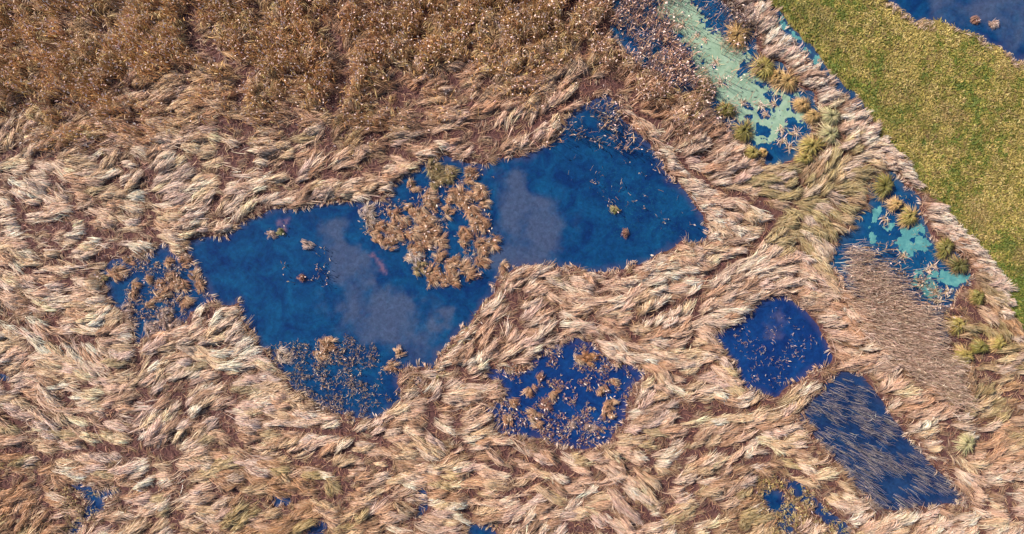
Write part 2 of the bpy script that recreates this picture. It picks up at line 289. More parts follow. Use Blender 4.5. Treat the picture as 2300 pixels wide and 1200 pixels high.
def ground_mat():
    m, n, out = new_mat('marsh_soil'); p = N(n, 'ShaderNodeBsdfPrincipled'); p.inputs['Roughness'].default_value = .9; p.inputs['Specular IOR Level'].default_value = .1
    g = N(n, 'ShaderNodeNewGeometry').outputs['Position']
    a = ramp_node(n, [(.3, (.034, .014, .016)), (.55, (.075, .034, .030)), (.75, (.16, .085, .058))]); n.links.new(noise_node(n, g, 2.6, 9, .7, .6).outputs[0], a.inputs[0])
    b = ramp_node(n, [(.30, (.060, .065, .016)), (.5, (.17, .15, .035)), (.72, (.33, .24, .085))]); n.links.new(noise_node(n, g, 1.9, 10, .75).outputs[0], b.inputs[0])
    md = N(n, 'ShaderNodeAttribute', attribute_name='meadow')
    c1 = mixc(n, md.outputs['Fac'], a.outputs[0], b.outputs[0])
    far = N(n, 'ShaderNodeAttribute', attribute_name='far')
    f = ramp_node(n, [(.3, (.20, .11, .06)), (.5, (.42, .28, .15)), (.7, (.60, .45, .28))]); n.links.new(noise_node(n, g, .8, 12, .75, 1.0).outputs[0], f.inputs[0])
    c2 = mixc(n, far.outputs['Fac'], c1, f.outputs[0])
    n.links.new(c2, p.inputs['Base Color'])
    bp = N(n, 'ShaderNodeBump'); bp.inputs['Strength'].default_value = .6; bp.inputs['Distance'].default_value = .08
    n.links.new(noise_node(n, g, 7, 8, .7).outputs[0], bp.inputs['Height']); n.links.new(bp.outputs[0], p.inputs['Normal'])
    n.links.new(p.outputs[0], out.inputs[0]); return m

def water_mat(name, deepA, deepB, paleC, shallowC):
    m, n, out = new_mat(name); p = N(n, 'ShaderNodeBsdfPrincipled')
    p.inputs['Roughness'].default_value = .06; p.inputs['IOR'].default_value = 1.33
    g = N(n, 'ShaderNodeNewGeometry').outputs['Position']
    d = ramp_node(n, [(.36, deepA), (.52, tuple((a + b) / 2 for a, b in zip(deepA, deepB))), (.66, deepB)]); n.links.new(noise_node(n, g, .45, 10, .68, .8).outputs[0], d.inputs[0])
    # paler patches mixed into the water colour, greenish in places
    s = N(n, 'ShaderNodeAttribute', attribute_name='silt'); nz = noise_node(n, g, .8, 12, .68, .3)
    nz2 = noise_node(n, g, .33, 8, .6, .5)
    ad = N(n, 'ShaderNodeMath', operation='MULTIPLY_ADD'); ad.inputs[1].default_value = .85; n.links.new(nz.outputs[0], ad.inputs[0]); n.links.new(s.outputs['Fac'], ad.inputs[2])
    a2 = N(n, 'ShaderNodeMath', operation='MULTIPLY_ADD'); a2.inputs[1].default_value = .7; n.links.new(nz2.outputs[0], a2.inputs[0]); n.links.new(ad.outputs[0], a2.inputs[2])
    sm = N(n, 'ShaderNodeMapRange', interpolation_type='SMOOTHSTEP'); sm.inputs['From Min'].default_value = .92; sm.inputs['From Max'].default_value = 1.85; sm.inputs['To Max'].default_value = .80; n.links.new(a2.outputs[0], sm.inputs[0])
    sc_ = ramp_node(n, [(.35, paleC), (.6, tuple(c * 1.18 for c in paleC)), (.8, (paleC[0] * .85, paleC[1] * 1.35, paleC[2] * .95))]); n.links.new(noise_node(n, g, 1.7, 8, .7).outputs[0], sc_.inputs[0])
    c = mixc(n, sm.outputs[0], d.outputs[0], sc_.outputs[0])
    pk = N(n, 'ShaderNodeAttribute', attribute_name='pink'); pn = N(n, 'ShaderNodeMath', operation='MULTIPLY'); n.links.new(pk.outputs['Fac'], pn.inputs[0])
    pr = N(n, 'ShaderNodeMapRange'); pr.inputs['From Min'].default_value = .42; pr.inputs['From Max'].default_value = .58; n.links.new(noise_node(n, g, 1.5, 6, .6).outputs[0], pr.inputs[0]); n.links.new(pr.outputs[0], pn.inputs[1])
    c = mixc(n, pn.outputs[0], c, (.11, .06, .09))
    # teal strands of water weed
    wv = noise_node(n, g, 5.5, 6, .75, 1.6); wr = N(n, 'ShaderNodeMapRange'); wr.inputs['From Min'].default_value = .55; wr.inputs['From Max'].default_value = .74
    n.links.new(wv.outputs[0], wr.inputs[0]); wa = N(n, 'ShaderNodeAttribute', attribute_name='weed'); wm = N(n, 'ShaderNodeMath', operation='MULTIPLY'); n.links.new(wr.outputs[0], wm.inputs[0]); n.links.new(wa.outputs['Fac'], wm.inputs[1])
    c = mixc(n, wm.outputs[0], c, (.012, .085, .10))
    mt = noise_node(n, g, 2.4, 10, .78, .6); mm = N(n, 'ShaderNodeMapRange'); mm.inputs['From Min'].default_value = .3; mm.inputs['From Max'].default_value = .7; mm.inputs['To Min'].default_value = .62; mm.inputs['To Max'].default_value = 1.4; n.links.new(mt.outputs[0], mm.inputs[0])
    ms = N(n, 'ShaderNodeVectorMath', operation='SCALE'); n.links.new(c, ms.inputs[0]); n.links.new(mm.outputs[0], ms.inputs['Scale']); c = ms.outputs[0]
    sh = N(n, 'ShaderNodeAttribute', attribute_name='shallow'); c = mixc(n, sh.outputs['Fac'], c, shallowC)
    fk = noise_node(n, g, 16, 4, .8, .5); fr = N(n, 'ShaderNodeMapRange'); fr.inputs['From Min'].default_value = .70; fr.inputs['From Max'].default_value = .78; fr.inputs['To Max'].default_value = .35; n.links.new(fk.outputs[0], fr.inputs[0])
    c = mixc(n, fr.outputs[0], c, (.07, .14, .20))
    n.links.new(c, p.inputs['Base Color'])
    bp = N(n, 'ShaderNodeBump'); bp.inputs['Strength'].default_value = .12; bp.inputs['Distance'].default_value = .02
    n.links.new(noise_node(n, g, 3.2, 4, .6).outputs[0], bp.inputs['Height']); n.links.new(bp.outputs[0], p.inputs['Normal'])
    n.links.new(p.outputs[0], out.inputs[0]); return m

def duck_mat(name, stops, sc):
    m, n, out = new_mat(name); p = N(n, 'ShaderNodeBsdfPrincipled'); p.inputs['Roughness'].default_value = .7
    g = N(n, 'ShaderNodeNewGeometry').outputs['Position']
    r = ramp_node(n, stops); n.links.new(noise_node(n, g, sc, 12, .8, .4).outputs[0], r.inputs[0])
    sp = noise_node(n, g, 6.5, 6, .8, 1.2); q = N(n, 'ShaderNodeMapRange'); q.inputs['From Min'].default_value = .64; q.inputs['From Max'].default_value = .74; q.inputs['To Max'].default_value = .7; n.links.new(sp.outputs[0], q.inputs[0])
    c = mixc(n, q.outputs[0], r.outputs[0], (.06, .11, .07)); n.links.new(c, p.inputs['Base Color'])
    bp = N(n, 'ShaderNodeBump'); bp.inputs['Strength'].default_value = .4; bp.inputs['Distance'].default_value = .02
    n.links.new(noise_node(n, g, 14, 6, .7).outputs[0], bp.inputs['Height']); n.links.new(bp.outputs[0], p.inputs['Normal'])
    n.links.new(p.outputs[0], out.inputs[0]); return m

def soil_mat(name, c0, c1):
    m, n, out = new_mat(name); p = N(n, 'ShaderNodeBsdfPrincipled'); p.inputs['Roughness'].default_value = .9
    g = N(n, 'ShaderNodeNewGeometry').outputs['Position']; r = ramp_node(n, [(.35, c0), (.65, c1)]); n.links.new(noise_node(n, g, 6, 6, .7).outputs[0], r.inputs[0])
    n.links.new(r.outputs[0], p.inputs['Base Color']); n.links.new(p.outputs[0], out.inputs[0]); return m
M_MOUND = soil_mat('peat_mound', (.05, .028, .018), (.15, .09, .045))

# ------------------------------------------------------------------ terrain, one sheet to the horizon
def axis(lim, d, far):
    a = np.arange(-lim, lim + d / 2, d); g = lim * np.geomspace(1.06, far / lim, 16)
    return np.concatenate([-g[::-1], a, g])
xs, ys = axis(54, .2, 2500), axis(33, .2, 2500)
X, Y = np.meshgrid(xs, ys, indexing='ij')
inside = (np.abs(X) < 55) & (np.abs(Y) < 34)
Z = np.where(inside, ground_z(X, Y), .25)
md = np.where(inside, sstep(-.2, .3, look(MEAD, X, Y)), 0); far = np.where(inside, sstep(50, 54, np.maximum(np.abs(X), np.abs(Y) + 21)), 1)
nx, ny = X.shape
idx = np.arange(nx * ny).reshape(nx, ny)
F = np.stack([idx[:-1, :-1], idx[1:, :-1], idx[1:, 1:], idx[:-1, 1:]], -1).reshape(-1, 4)
tag(raw_mesh('ground', np.stack([X, Y, Z], -1).reshape(-1, 3), F, ground_mat(), smooth=True, attrs={'meadow': md, 'far': far}), kind='structure')

# ------------------------------------------------------------------ water
PALE_PATCH = [(1150,440,45),(1180,400,32),(1200,480,50),(1150,560,48),(1250,540,55),(1190,570,62),(760,510,36),(790,560,40),(770,620,34),(800,690,52),(830,640,28),(880,690,48),(925,705,46),(900,745,58),(850,745,50),(955,735,32),(1000,720,22),(800,590,28),
        (2120,18,40),(2220,40,62),(2285,85,40),(2260,10,50),(1742,700,20),(1738,745,22)]
PINK = [(850,600,15),(832,580,13),(868,602,9),(640,500,12),(648,515,9)]
def blob(x, y, L):
    s = np.zeros_like(x)
    for px, py, r in L:
        q = P2W((px, py)); s = np.maximum(s, 1 - sstep(.45, 1.25, np.hypot(x - q[0], y - q[1]) / (r / SC)))
    return s
def cloud(x, y, L):                         # soft union of round patches with a torn edge
    s = np.ones_like(x)
    x, y = x + (fbm(x, y, 2.6, 511, 5) - .5) * 5, y + (fbm(x, y, 2.6, 521, 5) - .5) * 5
    for px, py, r in L:
        q = P2W((px, py)); s *= 1 - np.exp(-1.1 * ((x - q[0]) ** 2 + (y - q[1]) ** 2) / (r / SC) ** 2)
    return np.clip((1 - s) + (fbm(x, y, 2.6, 501, 5) - .5) * 1.5 * (1 - s) ** .3 * s ** .2, 0, 1.1)
BLUE = dict(deepA=(.0014, .012, .055), deepB=(.0026, .036, .092), paleC=(.031, .041, .074), shallowC=(.034, .034, .075))
INDIGO = dict(deepA=(.0022, .011, .060), deepB=(.0035, .026, .098), paleC=(.040, .040, .082), shallowC=(.034, .03, .075))
SLATE = dict(deepA=(.004, .013, .050), deepB=(.009, .028, .078), paleC=(.034, .036, .066), shallowC=(.03, .03, .055))
TEAL = dict(deepA=(.0016, .018, .068), deepB=(.004, .046, .105), paleC=(.022, .075, .095), shallowC=(.03, .045, .075))
MW = {'slate': water_mat('slate_pond_water', **SLATE), 'blue': water_mat('blue_pond_water', **BLUE), 'indigo': water_mat('indigo_pond_water', **INDIGO), 'teal': water_mat('teal_channel_water', **TEAL)}
WTYPE = dict(round='indigo', diamond='indigo', rectangle='slate', weed='teal', lower='teal', ditch='teal')
WNAME = dict(lake='lake_water', ditch='ditch_water', weed='channel_water', lower='channel_water')
WEEDY = P2W([(1350,330),(1500,400),(1590,520),(1520,560),(1380,560),(1330,470)])
for k, sd in POND_SDF.items():
    keep = (sd > -.55) & (sd >= WATER - 1e-9)
    ii = np.argwhere(keep[:-1, :-1])
    if len(ii) == 0: continue
    used = np.zeros(keep.shape, bool)
    for dx in (0, 1):
        for dy in (0, 1): used[ii[:, 0] + dx, ii[:, 1] + dy] = True
    ids = np.full(keep.shape, -1); ids[used] = np.arange(used.sum())
    f = np.stack([ids[ii[:, 0], ii[:, 1]], ids[ii[:, 0] + 1, ii[:, 1]], ids[ii[:, 0] + 1, ii[:, 1] + 1], ids[ii[:, 0], ii[:, 1] + 1]], 1)
    x, y = gx[used], gy[used]
    attrs = {'silt': cloud(x, y, PALE_PATCH), 'pink': cloud(x, y, PINK) * (blob(x, y, [(a, b, c * 2.2) for a, b, c in PINK])), 'shallow': (1 - sstep(.0, .15 + 1.2 * fbm(x, y, 1.6, 77), sd[used])) * .55,
             'weed': np.clip(.28 + .72 * sstep(-.5, 2.0, poly_sdf(x, y, WEEDY)) + (.5 if k in ('weed', 'lower', 'ditch') else 0), 0, 1)}
    o = raw_mesh(WNAME.get(k, 'pond_water'), np.stack([x, y, 0 * x], 1), f, MW[WTYPE.get(k, 'blue')], attrs=attrs)
    tag(o, kind='structure')

# ------------------------------------------------------------------ duckweed films
D_UP = P2W([(1440,-120),(1560,-120),(1562,0),(1576,20),(1592,60),(1640,82),(1692,130),(1682,150),(1692,172),(1702,182),(1740,200),(1760,195),(1790,205),(1818,250),(1802,272),(1782,284),(1746,312),(1700,332),(1680,312),(1650,272),(1610,232),(1590,202),(1560,190),(1545,170),(1568,150),(1538,110),(1508,60),(1476,40)])
D_HOLE = [(1672,152,16),(1660,160,10),(1726,214,12),(1742,226,15),(1735,245,9),(1776,212,15),(1788,238,17),(1712,252,14),(1682,268,12),(1768,270,12),(1716,296,15),(1700,286,10),(1582,138,5),(1596,75,9),(1628,190,6),(1500,45,10),(1575,110,5),(1640,262,12),(1655,285,10),(1760,300,9)]
D_LOW = [P2W(q) for q in [[(2018,520),(2060,498),(2082,515),(2075,540),(2096,550),(2086,567),(2050,570),(2062,592),(2040,595),(2012,560)], [(2050,612),(2080,600),(2140,615),(2170,604),(2177,626),(2142,648),(2102,662),(2080,680),(2056,650),(2048,630)], [(1984,512),(2004,494),(2009,516),(1994,522)], [(1958,470),(1975,455),(1980,480),(1965,520),(1975,560),(1955,540)]]]
D_DITCH = [P2W(q) for q in [[(1738,30),(1752,32),(1792,80),(1830,120),(1850,148),(1840,155),(1790,100),(1755,70)]]]
def film(name, d, mask_fn, bbox, mat, label, z):
    x0, x1, y0, y1 = bbox; nx, ny = int((x1 - x0) / d), int((y1 - y0) / d)
    x, y = np.meshgrid(x0 + np.arange(nx) * d, y0 + np.arange(ny) * d, indexing='ij')
    keep = mask_fn(x + (fbm(x, y, .7, 3, 4) - .5) * 1.1, y + (fbm(x, y, .7, 33, 4) - .5) * 1.1, x, y) & (look(WATER, x, y) > .02)
    ii = np.argwhere(keep[:-1, :-1]); used = np.zeros(keep.shape, bool)
    for a in (0, 1):
        for b in (0, 1): used[ii[:, 0] + a, ii[:, 1] + b] = True
    ids = np.full(keep.shape, -1); ids[used] = np.arange(used.sum())
    f = np.stack([ids[ii[:, 0], ii[:, 1]], ids[ii[:, 0] + 1, ii[:, 1]], ids[ii[:, 0] + 1, ii[:, 1] + 1], ids[ii[:, 0], ii[:, 1] + 1]], 1)
    o = raw_mesh(name, np.stack([x[used], y[used], np.full(used.sum(), z)], 1), f, mat)
    return tag(o, label, 'duckweed', kind='stuff')
M_D1 = duck_mat('mint_duckweed', [(.3, (.085, .145, .09)), (.5, (.145, .215, .145)), (.7, (.225, .285, .21))], 1.1)
M_D2 = duck_mat('teal_duckweed', [(.3, (.015, .085, .10)), (.5, (.04, .155, .155)), (.7, (.11, .25, .21))], .9)
def m_up(wx, wy, x, y):
    s = poly_sdf(wx, wy, D_UP)
    return (s > .02) & (blob(wx, wy, D_HOLE) < .5) & (fbm(x, y, .5, 91, 5) > .22) & (fbm(x, y, 1.8, 93, 3) > .24) & ((s > .5) | (fbm(x, y, .35, 19, 3) > .42))
film('duckweed', .07, m_up, (11, 28, 10, 30), M_D1, 'pale mint duckweed film covering the channel beside the reed bank', .008)
def m_lo(wx, wy, x, y):
    s = np.maximum.reduce([poly_sdf(wx, wy, q) for q in D_LOW])
    return (s > .03) & (fbm(x, y, .6, 71, 5) > .36 + .1 * (1 - sstep(0, .5, s)))
def litter(poly, n, label):
    x, y, _ = in_poly_scatter(poly, n); l = rng.uniform(.08, .35, len(x)); a = rng.random(len(x)) * 6.283; t = np.linspace(0, 1, 3)[None]
    k = fbm(x, y, 1.4, 37, 3) > .5; x, y, l, a = x[k], y[k], l[k], a[k]
    P = np.stack([x[:, None] + np.cos(a)[:, None] * l[:, None] * t, y[:, None] + np.sin(a)[:, None] * l[:, None] * t, np.tile(np.array([[.02, .035, .02]]), (len(x), 1))], -1)
    c = np.array([(.20, .14, .08), (.30, .20, .11), (.12, .12, .06), (.36, .27, .18)])[rng.integers(0, 4, len(x))]
    B = Blades(); B.add(P, rng.uniform(.02, .05, len(x)), rng.normal(size=len(x)) * .3, np.repeat(jit(c, .2)[:, None], 3, 1)); tag(B.build('floating_litter', M_STALK), label, 'litter', kind='stuff')
film('duckweed', .07, m_lo, (32, 42, -5, 6.5), M_D2, 'teal ragged duckweed patches on the lower channel by the meadow', .008)
def m_di(wx, wy, x, y):
    s = np.maximum.reduce([poly_sdf(wx, wy, q) for q in D_DITCH]); return (s > .0) & (fbm(x, y, .8, 61, 4) > .52)
film('duckweed', .08, m_di, (22, 32, 12, 25), M_D2, 'blue-green weed scraps floating in the narrow ditch along the meadow', .008)

# ------------------------------------------------------------------ reed builders
def jit(c, amt):                            # natural variation between plants
    return np.clip(c * (1 + amt * rng.normal(size=(len(c), 1))) * (1 + .25 * amt * rng.normal(size=c.shape)), .01, .9)

def locks(B, x, y, th, L, hp, kap, nb, col, w=.055, spread=.15, z0=None, base=(.17, .08, .045), limit=True):
    """flattened wisps: each one nb reeds that start side by side, arch over and meet at the tip"""
    M = len(x); K = 6
    i = np.repeat(np.arange(M), nb); n = len(i)
    t = np.linspace(0, 1, K)[None]
    lat = rng.normal(size=n) * spread * (.7 + .6 * rng.random(n)); al = rng.uniform(-.32, .32, n) * L[i] * .5
    Lb = L[i] * rng.uniform(.65, 1.08, n)
    tha = th[i] + rng.normal(size=n) * np.where(rng.random(n) < .14, .34, .08) + lat * .35
    kp = kap[i] + rng.normal(size=n) * .16
    ang = tha[:, None] + kp[:, None] * (t ** 1.3) + (rng.normal(size=n) * .35)[:, None] * np.clip(t - .7, 0, 1)
    step = (Lb / (K - 1))[:, None]
    cx = np.cumsum(np.cos(ang) * step, 1) - np.cos(ang[:, :1]) * step; cy = np.cumsum(np.sin(ang) * step, 1) - np.sin(ang[:, :1]) * step
    conv = 1 - .35 * t
    px = (x[i] + np.cos(th[i]) * al)[:, None] + cx - np.sin(ang) * lat[:, None] * conv
    py = (y[i] + np.sin(th[i]) * al)[:, None] + cy + np.cos(ang) * lat[:, None] * conv
    hb = hp[i] * rng.uniform(.45, 1.12, n)
    crown = np.exp(-(lat / (spread * 1.6)) ** 2)           # the middle of a wisp rides highest
    zz = np.sin(np.pi * np.clip(t * .93 + .04, 0, 1)) ** .75
    g = ground_z(x, y)[i] if z0 is None else z0[i]
    pz = np.maximum(g, 0)[:, None] + .03 + (hb * (.45 + .55 * crown))[:, None] * zz
    P = np.stack([px, py, pz], -1)
    if limit:                                # do not sprawl far over open water
        wd = look(WATER, px[:, -1], py[:, -1]); ok = (wd < rng.uniform(-.1, .32, n)) & (look(TRK, px[:, -1], py[:, -1]) > rng.uniform(-.05, .35, n)) & (look(TRK, px[:, 3], py[:, 3]) > .25) & (look(TRK, px[:, 4], py[:, 4]) > .18) & (look(TRK, px[:, 1], py[:, 1]) > .20); P = P[ok]; i = i[ok]; n = len(i)
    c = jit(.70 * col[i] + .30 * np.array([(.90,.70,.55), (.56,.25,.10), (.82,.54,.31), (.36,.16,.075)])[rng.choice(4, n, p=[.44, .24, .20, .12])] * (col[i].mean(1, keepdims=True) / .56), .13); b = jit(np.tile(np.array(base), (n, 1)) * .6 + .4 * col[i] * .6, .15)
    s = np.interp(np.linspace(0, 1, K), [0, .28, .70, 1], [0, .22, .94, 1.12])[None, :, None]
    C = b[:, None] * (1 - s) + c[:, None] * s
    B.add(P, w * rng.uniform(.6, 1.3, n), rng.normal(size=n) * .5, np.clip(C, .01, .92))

def stems(B, x, y, h, lean, col, w=.04, plume=.4, pcol=(.66, .52, .46), zb=None, bend=.25, leaves=0):
    n = len(x); K = 4; t = np.linspace(0, 1, K)[None]
    a = rng.random(n) * 6.283; hb = h * rng.uniform(.65, 1.12, n); ln = np.abs(rng.normal(size=n)) * lean
    r = hb[:, None] * (np.sin(ln)[:, None] * t + bend * rng.random((n, 1)) * np.clip(t - .5, 0, 1) ** 2 * 2)
    z0 = np.maximum(ground_z(x, y), -.05) if zb is None else zb
    P = np.stack([x[:, None] + np.cos(a)[:, None] * r, y[:, None] + np.sin(a)[:, None] * r, z0[:, None] + hb[:, None] * np.cos(ln)[:, None] * t], -1)
    C = np.repeat(jit(col, .18)[:, None], K, 1)
    B.add(P, w * rng.uniform(.7, 1.3, n), rng.random(n) * 3.14, C, np.array([1, .9, .8, .5]))
    if leaves:
        k = rng.integers(0, n, int(n * leaves)); m = len(k); tt = rng.uniform(.35, .9, m); a2 = rng.random(m) * 6.283; l = rng.uniform(.22, .5, m) * min(1, .35 + h * .4)
        p0 = P[k, 0] * (1 - tt)[:, None] + P[k, -1] * tt[:, None]; d = np.stack([np.cos(a2), np.sin(a2), rng.uniform(-.3, .6, m)], 1)
        q = p0[:, None] + d[:, None] * (l[:, None, None] * np.linspace(0, 1, 3)[None, :, None]); q[:, 2, 2] -= .1
        B.add(q, w * 1.2 * rng.uniform(.7, 1.3, m), rng.normal(size=m), np.repeat(jit(col[k] * 1.15, .2)[:, None], 3, 1), np.array([.8, 1, .2]))
    k = np.nonzero(rng.random(n) < plume)[0]; m = len(k)
    if m:
        d = P[k, -1] - P[k, -2]; d /= np.linalg.norm(d, axis=1, keepdims=True); a2 = rng.random(m) * 6.283
        d = d * .6 + np.stack([np.cos(a2), np.sin(a2), 0 * a2], 1) * .5; l = rng.uniform(.18, .34, m)
        q = P[k, -1][:, None] + d[:, None] * (l[:, None, None] * np.linspace(0, 1, 4)[None, :, None])
        pc = np.repeat(jit(np.tile(np.array(pcol), (m, 1)), .16)[:, None], 4, 1)
        for rr in (0, 1.4): B.add(q, rng.uniform(.07, .12, m), rng.normal(size=m) * .4 + rr, pc, np.array([.4, 1, .8, .1]))

def scatter(n, box=(-52, 52, -30, 31)):
    return rng.uniform(box[0], box[1], n), rng.uniform(box[2], box[3], n)
def in_poly_scatter(poly_px, dens):
    p = P2W(poly_px); x0, y0 = p.min(0); x1, y1 = p.max(0)
    n = int((x1 - x0) * (y1 - y0) * dens); x, y = rng.uniform(x0, x1, n), rng.uniform(y0, y1, n)
    s = poly_sdf(x + (fbm(x, y, 1.5, 8, 3) - .5) * 1.6, y + (fbm(x, y, 1.5, 88, 3) - .5) * 1.6, p); k = s > 0
    return x[k], y[k], s[k]

# how upright the reeds stand: brown stand along the top, reeds right of the diamond pond
STAND_TOP = P2W([(-200,-200),(1462,-200),(1456,30),(1510,118),(1548,180),(1520,200),(1440,170),(1380,140),(1290,110),(1180,95),(1080,105),(990,125),(900,150),(830,185),(760,205),(690,185),(610,190),(540,160),(470,115),(420,120),(350,160),(230,180),(100,195),(-200,215)])
STAND_R = P2W([(1868,575),(1905,535),(1960,560),(2050,640),(2115,690),(2135,760),(2150,830),(2110,870),(2040,850),(1990,800),(1930,740),(1900,670)])
def stand_top(x, y): return poly_sdf(x + (fbm(x, y, 4, 41, 5) - .5) * 9, y + (fbm(x, y, 4, 43, 5) - .5) * 9, STAND_TOP)
def stand_r(x, y): return poly_sdf(x + (fbm(x, y, 2, 45, 3) - .5) * 2, y + (fbm(x, y, 2, 47, 3) - .5) * 2, STAND_R)

TUSS = [(1652,85,36,'straw','straw star-shaped tussock where the purplish reeds meet the mint duckweed'), (1710,155,34,'yellow','yellow spiky tussock in blue water at the right edge of the duckweed'), (1765,186,35,'straw','brown-gold rounded tussock between the duckweed and the bright reed bank'),
 (1738,176,18,'straw','small straw tussock wedged between the yellow spiky and brown-gold tussocks'), (1585,205,25,'dark','dark olive tussock where the standing reeds end beside the duckweed'), (1626,248,22,'olive','olive tussock on the left shore of the duckweed, below the dark one'), (1668,296,25,'olive','larger olive tussock at the lower left shore of the duckweed'),
 (1688,345,18,'yellow','small yellow-green tussock at the bottom tip of the duckweed channel'), (1712,345,10,'straw','tiny straw tussock in blue water at the bottom tip of the duckweed channel'), (1797,238,20,'straw','lopsided straw tussock on the right shore of the duckweed'), (1862,265,26,'pale','upper of two round pale green tussocks beside the bright bank'), (1860,305,28,'pale','lower of two round pale green tussocks beside the bright bank'),
 (1818,330,32,'yellow','big yellow-green tussock below the duckweed, left of the pale pair'), (1803,357,18,'yellow','small yellow tussock under the big yellow-green one'), (1822,262,20,'straw','straw tussock between the lopsided one and the pale pair'),
 (1982,420,31,'olive','large olive tussock at the head of the lower channel'), (2008,460,18,'straw','straw tussock standing alone in the water of the lower channel'), (2038,486,26,'yellow','yellow-olive tussock on the right shore of the lower channel beside straw one'), (2115,558,26,'olive','tan-green rounded tussock midway down the right shore of the lower channel'), (2145,596,26,'dark','dark olive tussock at the lower end of the lower channel'),
 (2143,727,26,'yellow','yellow-green tussock on dark ground below the lower channel'), (2160,795,20,'yellow','small yellow tussock at the edge of the fawn standing reeds'), (2192,778,20,'olive','olive tussock on dark ground between two yellow ones'), (2232,770,20,'yellow','yellow tussock near the right edge, below the meadow corner'), (2162,992,26,'pale','pale yellow tussock on the bank right of the rectangular pond'), (2185,665,22,'olive','olive brown tussock beside the teal weed at the channel foot')]
_tp = P2W([q[:2] for q in TUSS]); _tr = np.array([q[2] / SC for q in TUSS])
def free(x, y): return (np.hypot(x[:, None] - _tp[:, 0], y[:, None] - _tp[:, 1]) > _tr * .95 + .25).all(1)
DARK = P2W([(2112,690),(2150,660),(2210,690),(2250,760),(2235,810),(2150,830),(2118,760)])

# ------------------------------------------------------------------ flattened reeds over the whole marsh
def jgrid(d, box):
    a = np.arange(box[0], box[1], d); b = np.arange(box[2], box[3], d * .87)
    u, v = np.meshgrid(a, b, indexing='ij'); u = u + (np.arange(len(b)) % 2)[None] * d * .5
    return (u + rng.uniform(-.45, .45, u.shape) * d).ravel(), (v + rng.uniform(-.45, .45, v.shape) * d).ravel()
def darts(cx, cy, cth, a, b, cell=1.4):
    """keeps the candidates that are no nearer than an ellipse a (along) by b (across) to one already kept"""
    grid = {}; keep = []
    for k in range(len(cx)):
        gx_, gy_ = int(cx[k] // cell), int(cy[k] // cell); c, s_ = math.cos(cth[k]), math.sin(cth[k]); okk = True
        for ux in (-1, 0, 1):
            for uy in (-1, 0, 1):
                for j in grid.get((gx_ + ux, gy_ + uy), ()):
                    dx, dy = cx[j] - cx[k], cy[j] - cy[k]
                    if ((dx * c + dy * s_) / a) ** 2 + ((dy * c - dx * s_) / b) ** 2 < 1: okk = False; break
                if not okk: break
            if not okk: break
        if okk: grid.setdefault((gx_, gy_), []).append(k); keep.append(k)
    return np.array(keep)
tx, ty = scatter(62000, (-51, 51, -29, 30))
calm = sstep(1440, 1520, tx * SC + 1150) * sstep(0, 60, (500 - (600 - ty * SC)))
ok = free(tx, ty) & ((poly_sdf(tx, ty, DARK) < 0) | (rng.random(len(tx)) < .06)) & (look(WATER, tx, ty) < -.35) & (look(MEAD, tx, ty) < -.3) & (look(TRK, tx, ty) > .36) & (rng.random(len(tx)) > sstep(-2, 7, stand_top(tx, ty)) * .85) & (stand_top(tx, ty) < 7) & (rng.random(len(tx)) > sstep(-1.0, 2.6, stand_r(tx, ty)))
tx, ty, calm = tx[ok], ty[ok], calm[ok]
tth = field(tx, ty) + (rng.normal(size=len(tx)) * .12 + (fbm(tx, ty, 4.0, 71, 3) - .5) * 2.3) * (1 - .75 * calm)
k = darts(tx, ty, tth, 1.1, .63); tx, ty, tth, calm = tx[k], ty[k], tth[k], calm[k]
# the even fringes of reed that follow the banks
BANKS = [([(1640,-40),(1690,15),(1745,80),(1800,150),(1850,215),(1900,258),(1948,312),(2003,375),(2045,425),(2092,482),(2140,538),(2200,592),(2245,655),(2270,700)], 20),
         ([(1405,235),(1440,285),(1500,352),(1552,415),(1604,468),(1620,525)], 22), ([(500,520),(620,470),(740,428),(800,432),(860,400),(975,335),(1100,348),(1250,285),(1340,205)], 12), ([(440,530),(520,495)], 10),
         ([(1610,560),(1500,595),(1390,630),(1290,625),(1200,610),(1140,640),(1075,720),(1000,820),(975,850)], 14)]
ex, ey, ew = [], [], []
for pts, hw in BANKS:
    p = P2W(pts)
    for (ax, ay), (bx_, by_) in zip(p[:-1], p[1:]):
        m = max(1, int(math.hypot(bx_ - ax, by_ - ay) / (.36 if hw > 16 else .75)))
        for q in range(m):
            f = (q + random.random()) / m; nx_, ny_ = -(by_ - ay), bx_ - ax; l = math.hypot(nx_, ny_); o = random.uniform(-1, 1) * hw / SC
            ew.append(hw > 16); ex.append(ax + (bx_ - ax) * f + nx_ / l * o); ey.append(ay + (by_ - ay) * f + ny_ / l * o)
ex, ey, ew = np.array(ex), np.array(ey), np.array(ew); k = (look(WATER, ex, ey) < -.25) & (look(MEAD, ex, ey) < .3) & (look(TRK, ex, ey) > .3); k &= free(ex, ey); ex, ey, ew = ex[k], ey[k], ew[k]
tx, ty = np.concatenate([tx, ex]), np.concatenate([ty, ey]); tth = np.concatenate([tth, field(ex, ey) + rng.normal(size=len(ex)) * .10])
bank = np.concatenate([np.zeros(len(calm)), np.ones(len(ex))])
st = stand_top(tx, ty); tr = look(TRK, tx, ty)
tL = np.where(bank > 0, rng.uniform(1.2, 1.7, len(tx)), rng.uniform(1.5, 2.5, len(tx))); th_ = rng.uniform(.45, 1.1, len(tx)) * (1 - .35 * sstep(1.0, .3, tr)); tk = rng.normal(size=len(tx)) * .28 * (1 - .6 * bank)
tcol = reed_colour(tx, ty) * (1 + .13 * rng.normal(size=(len(tx), 1)))
neb = np.concatenate([np.zeros(len(calm)), ew * 1.0])[:, None]; tcol = tcol * (1 - .8 * neb) + .8 * neb * np.array([.90, .70, .57])

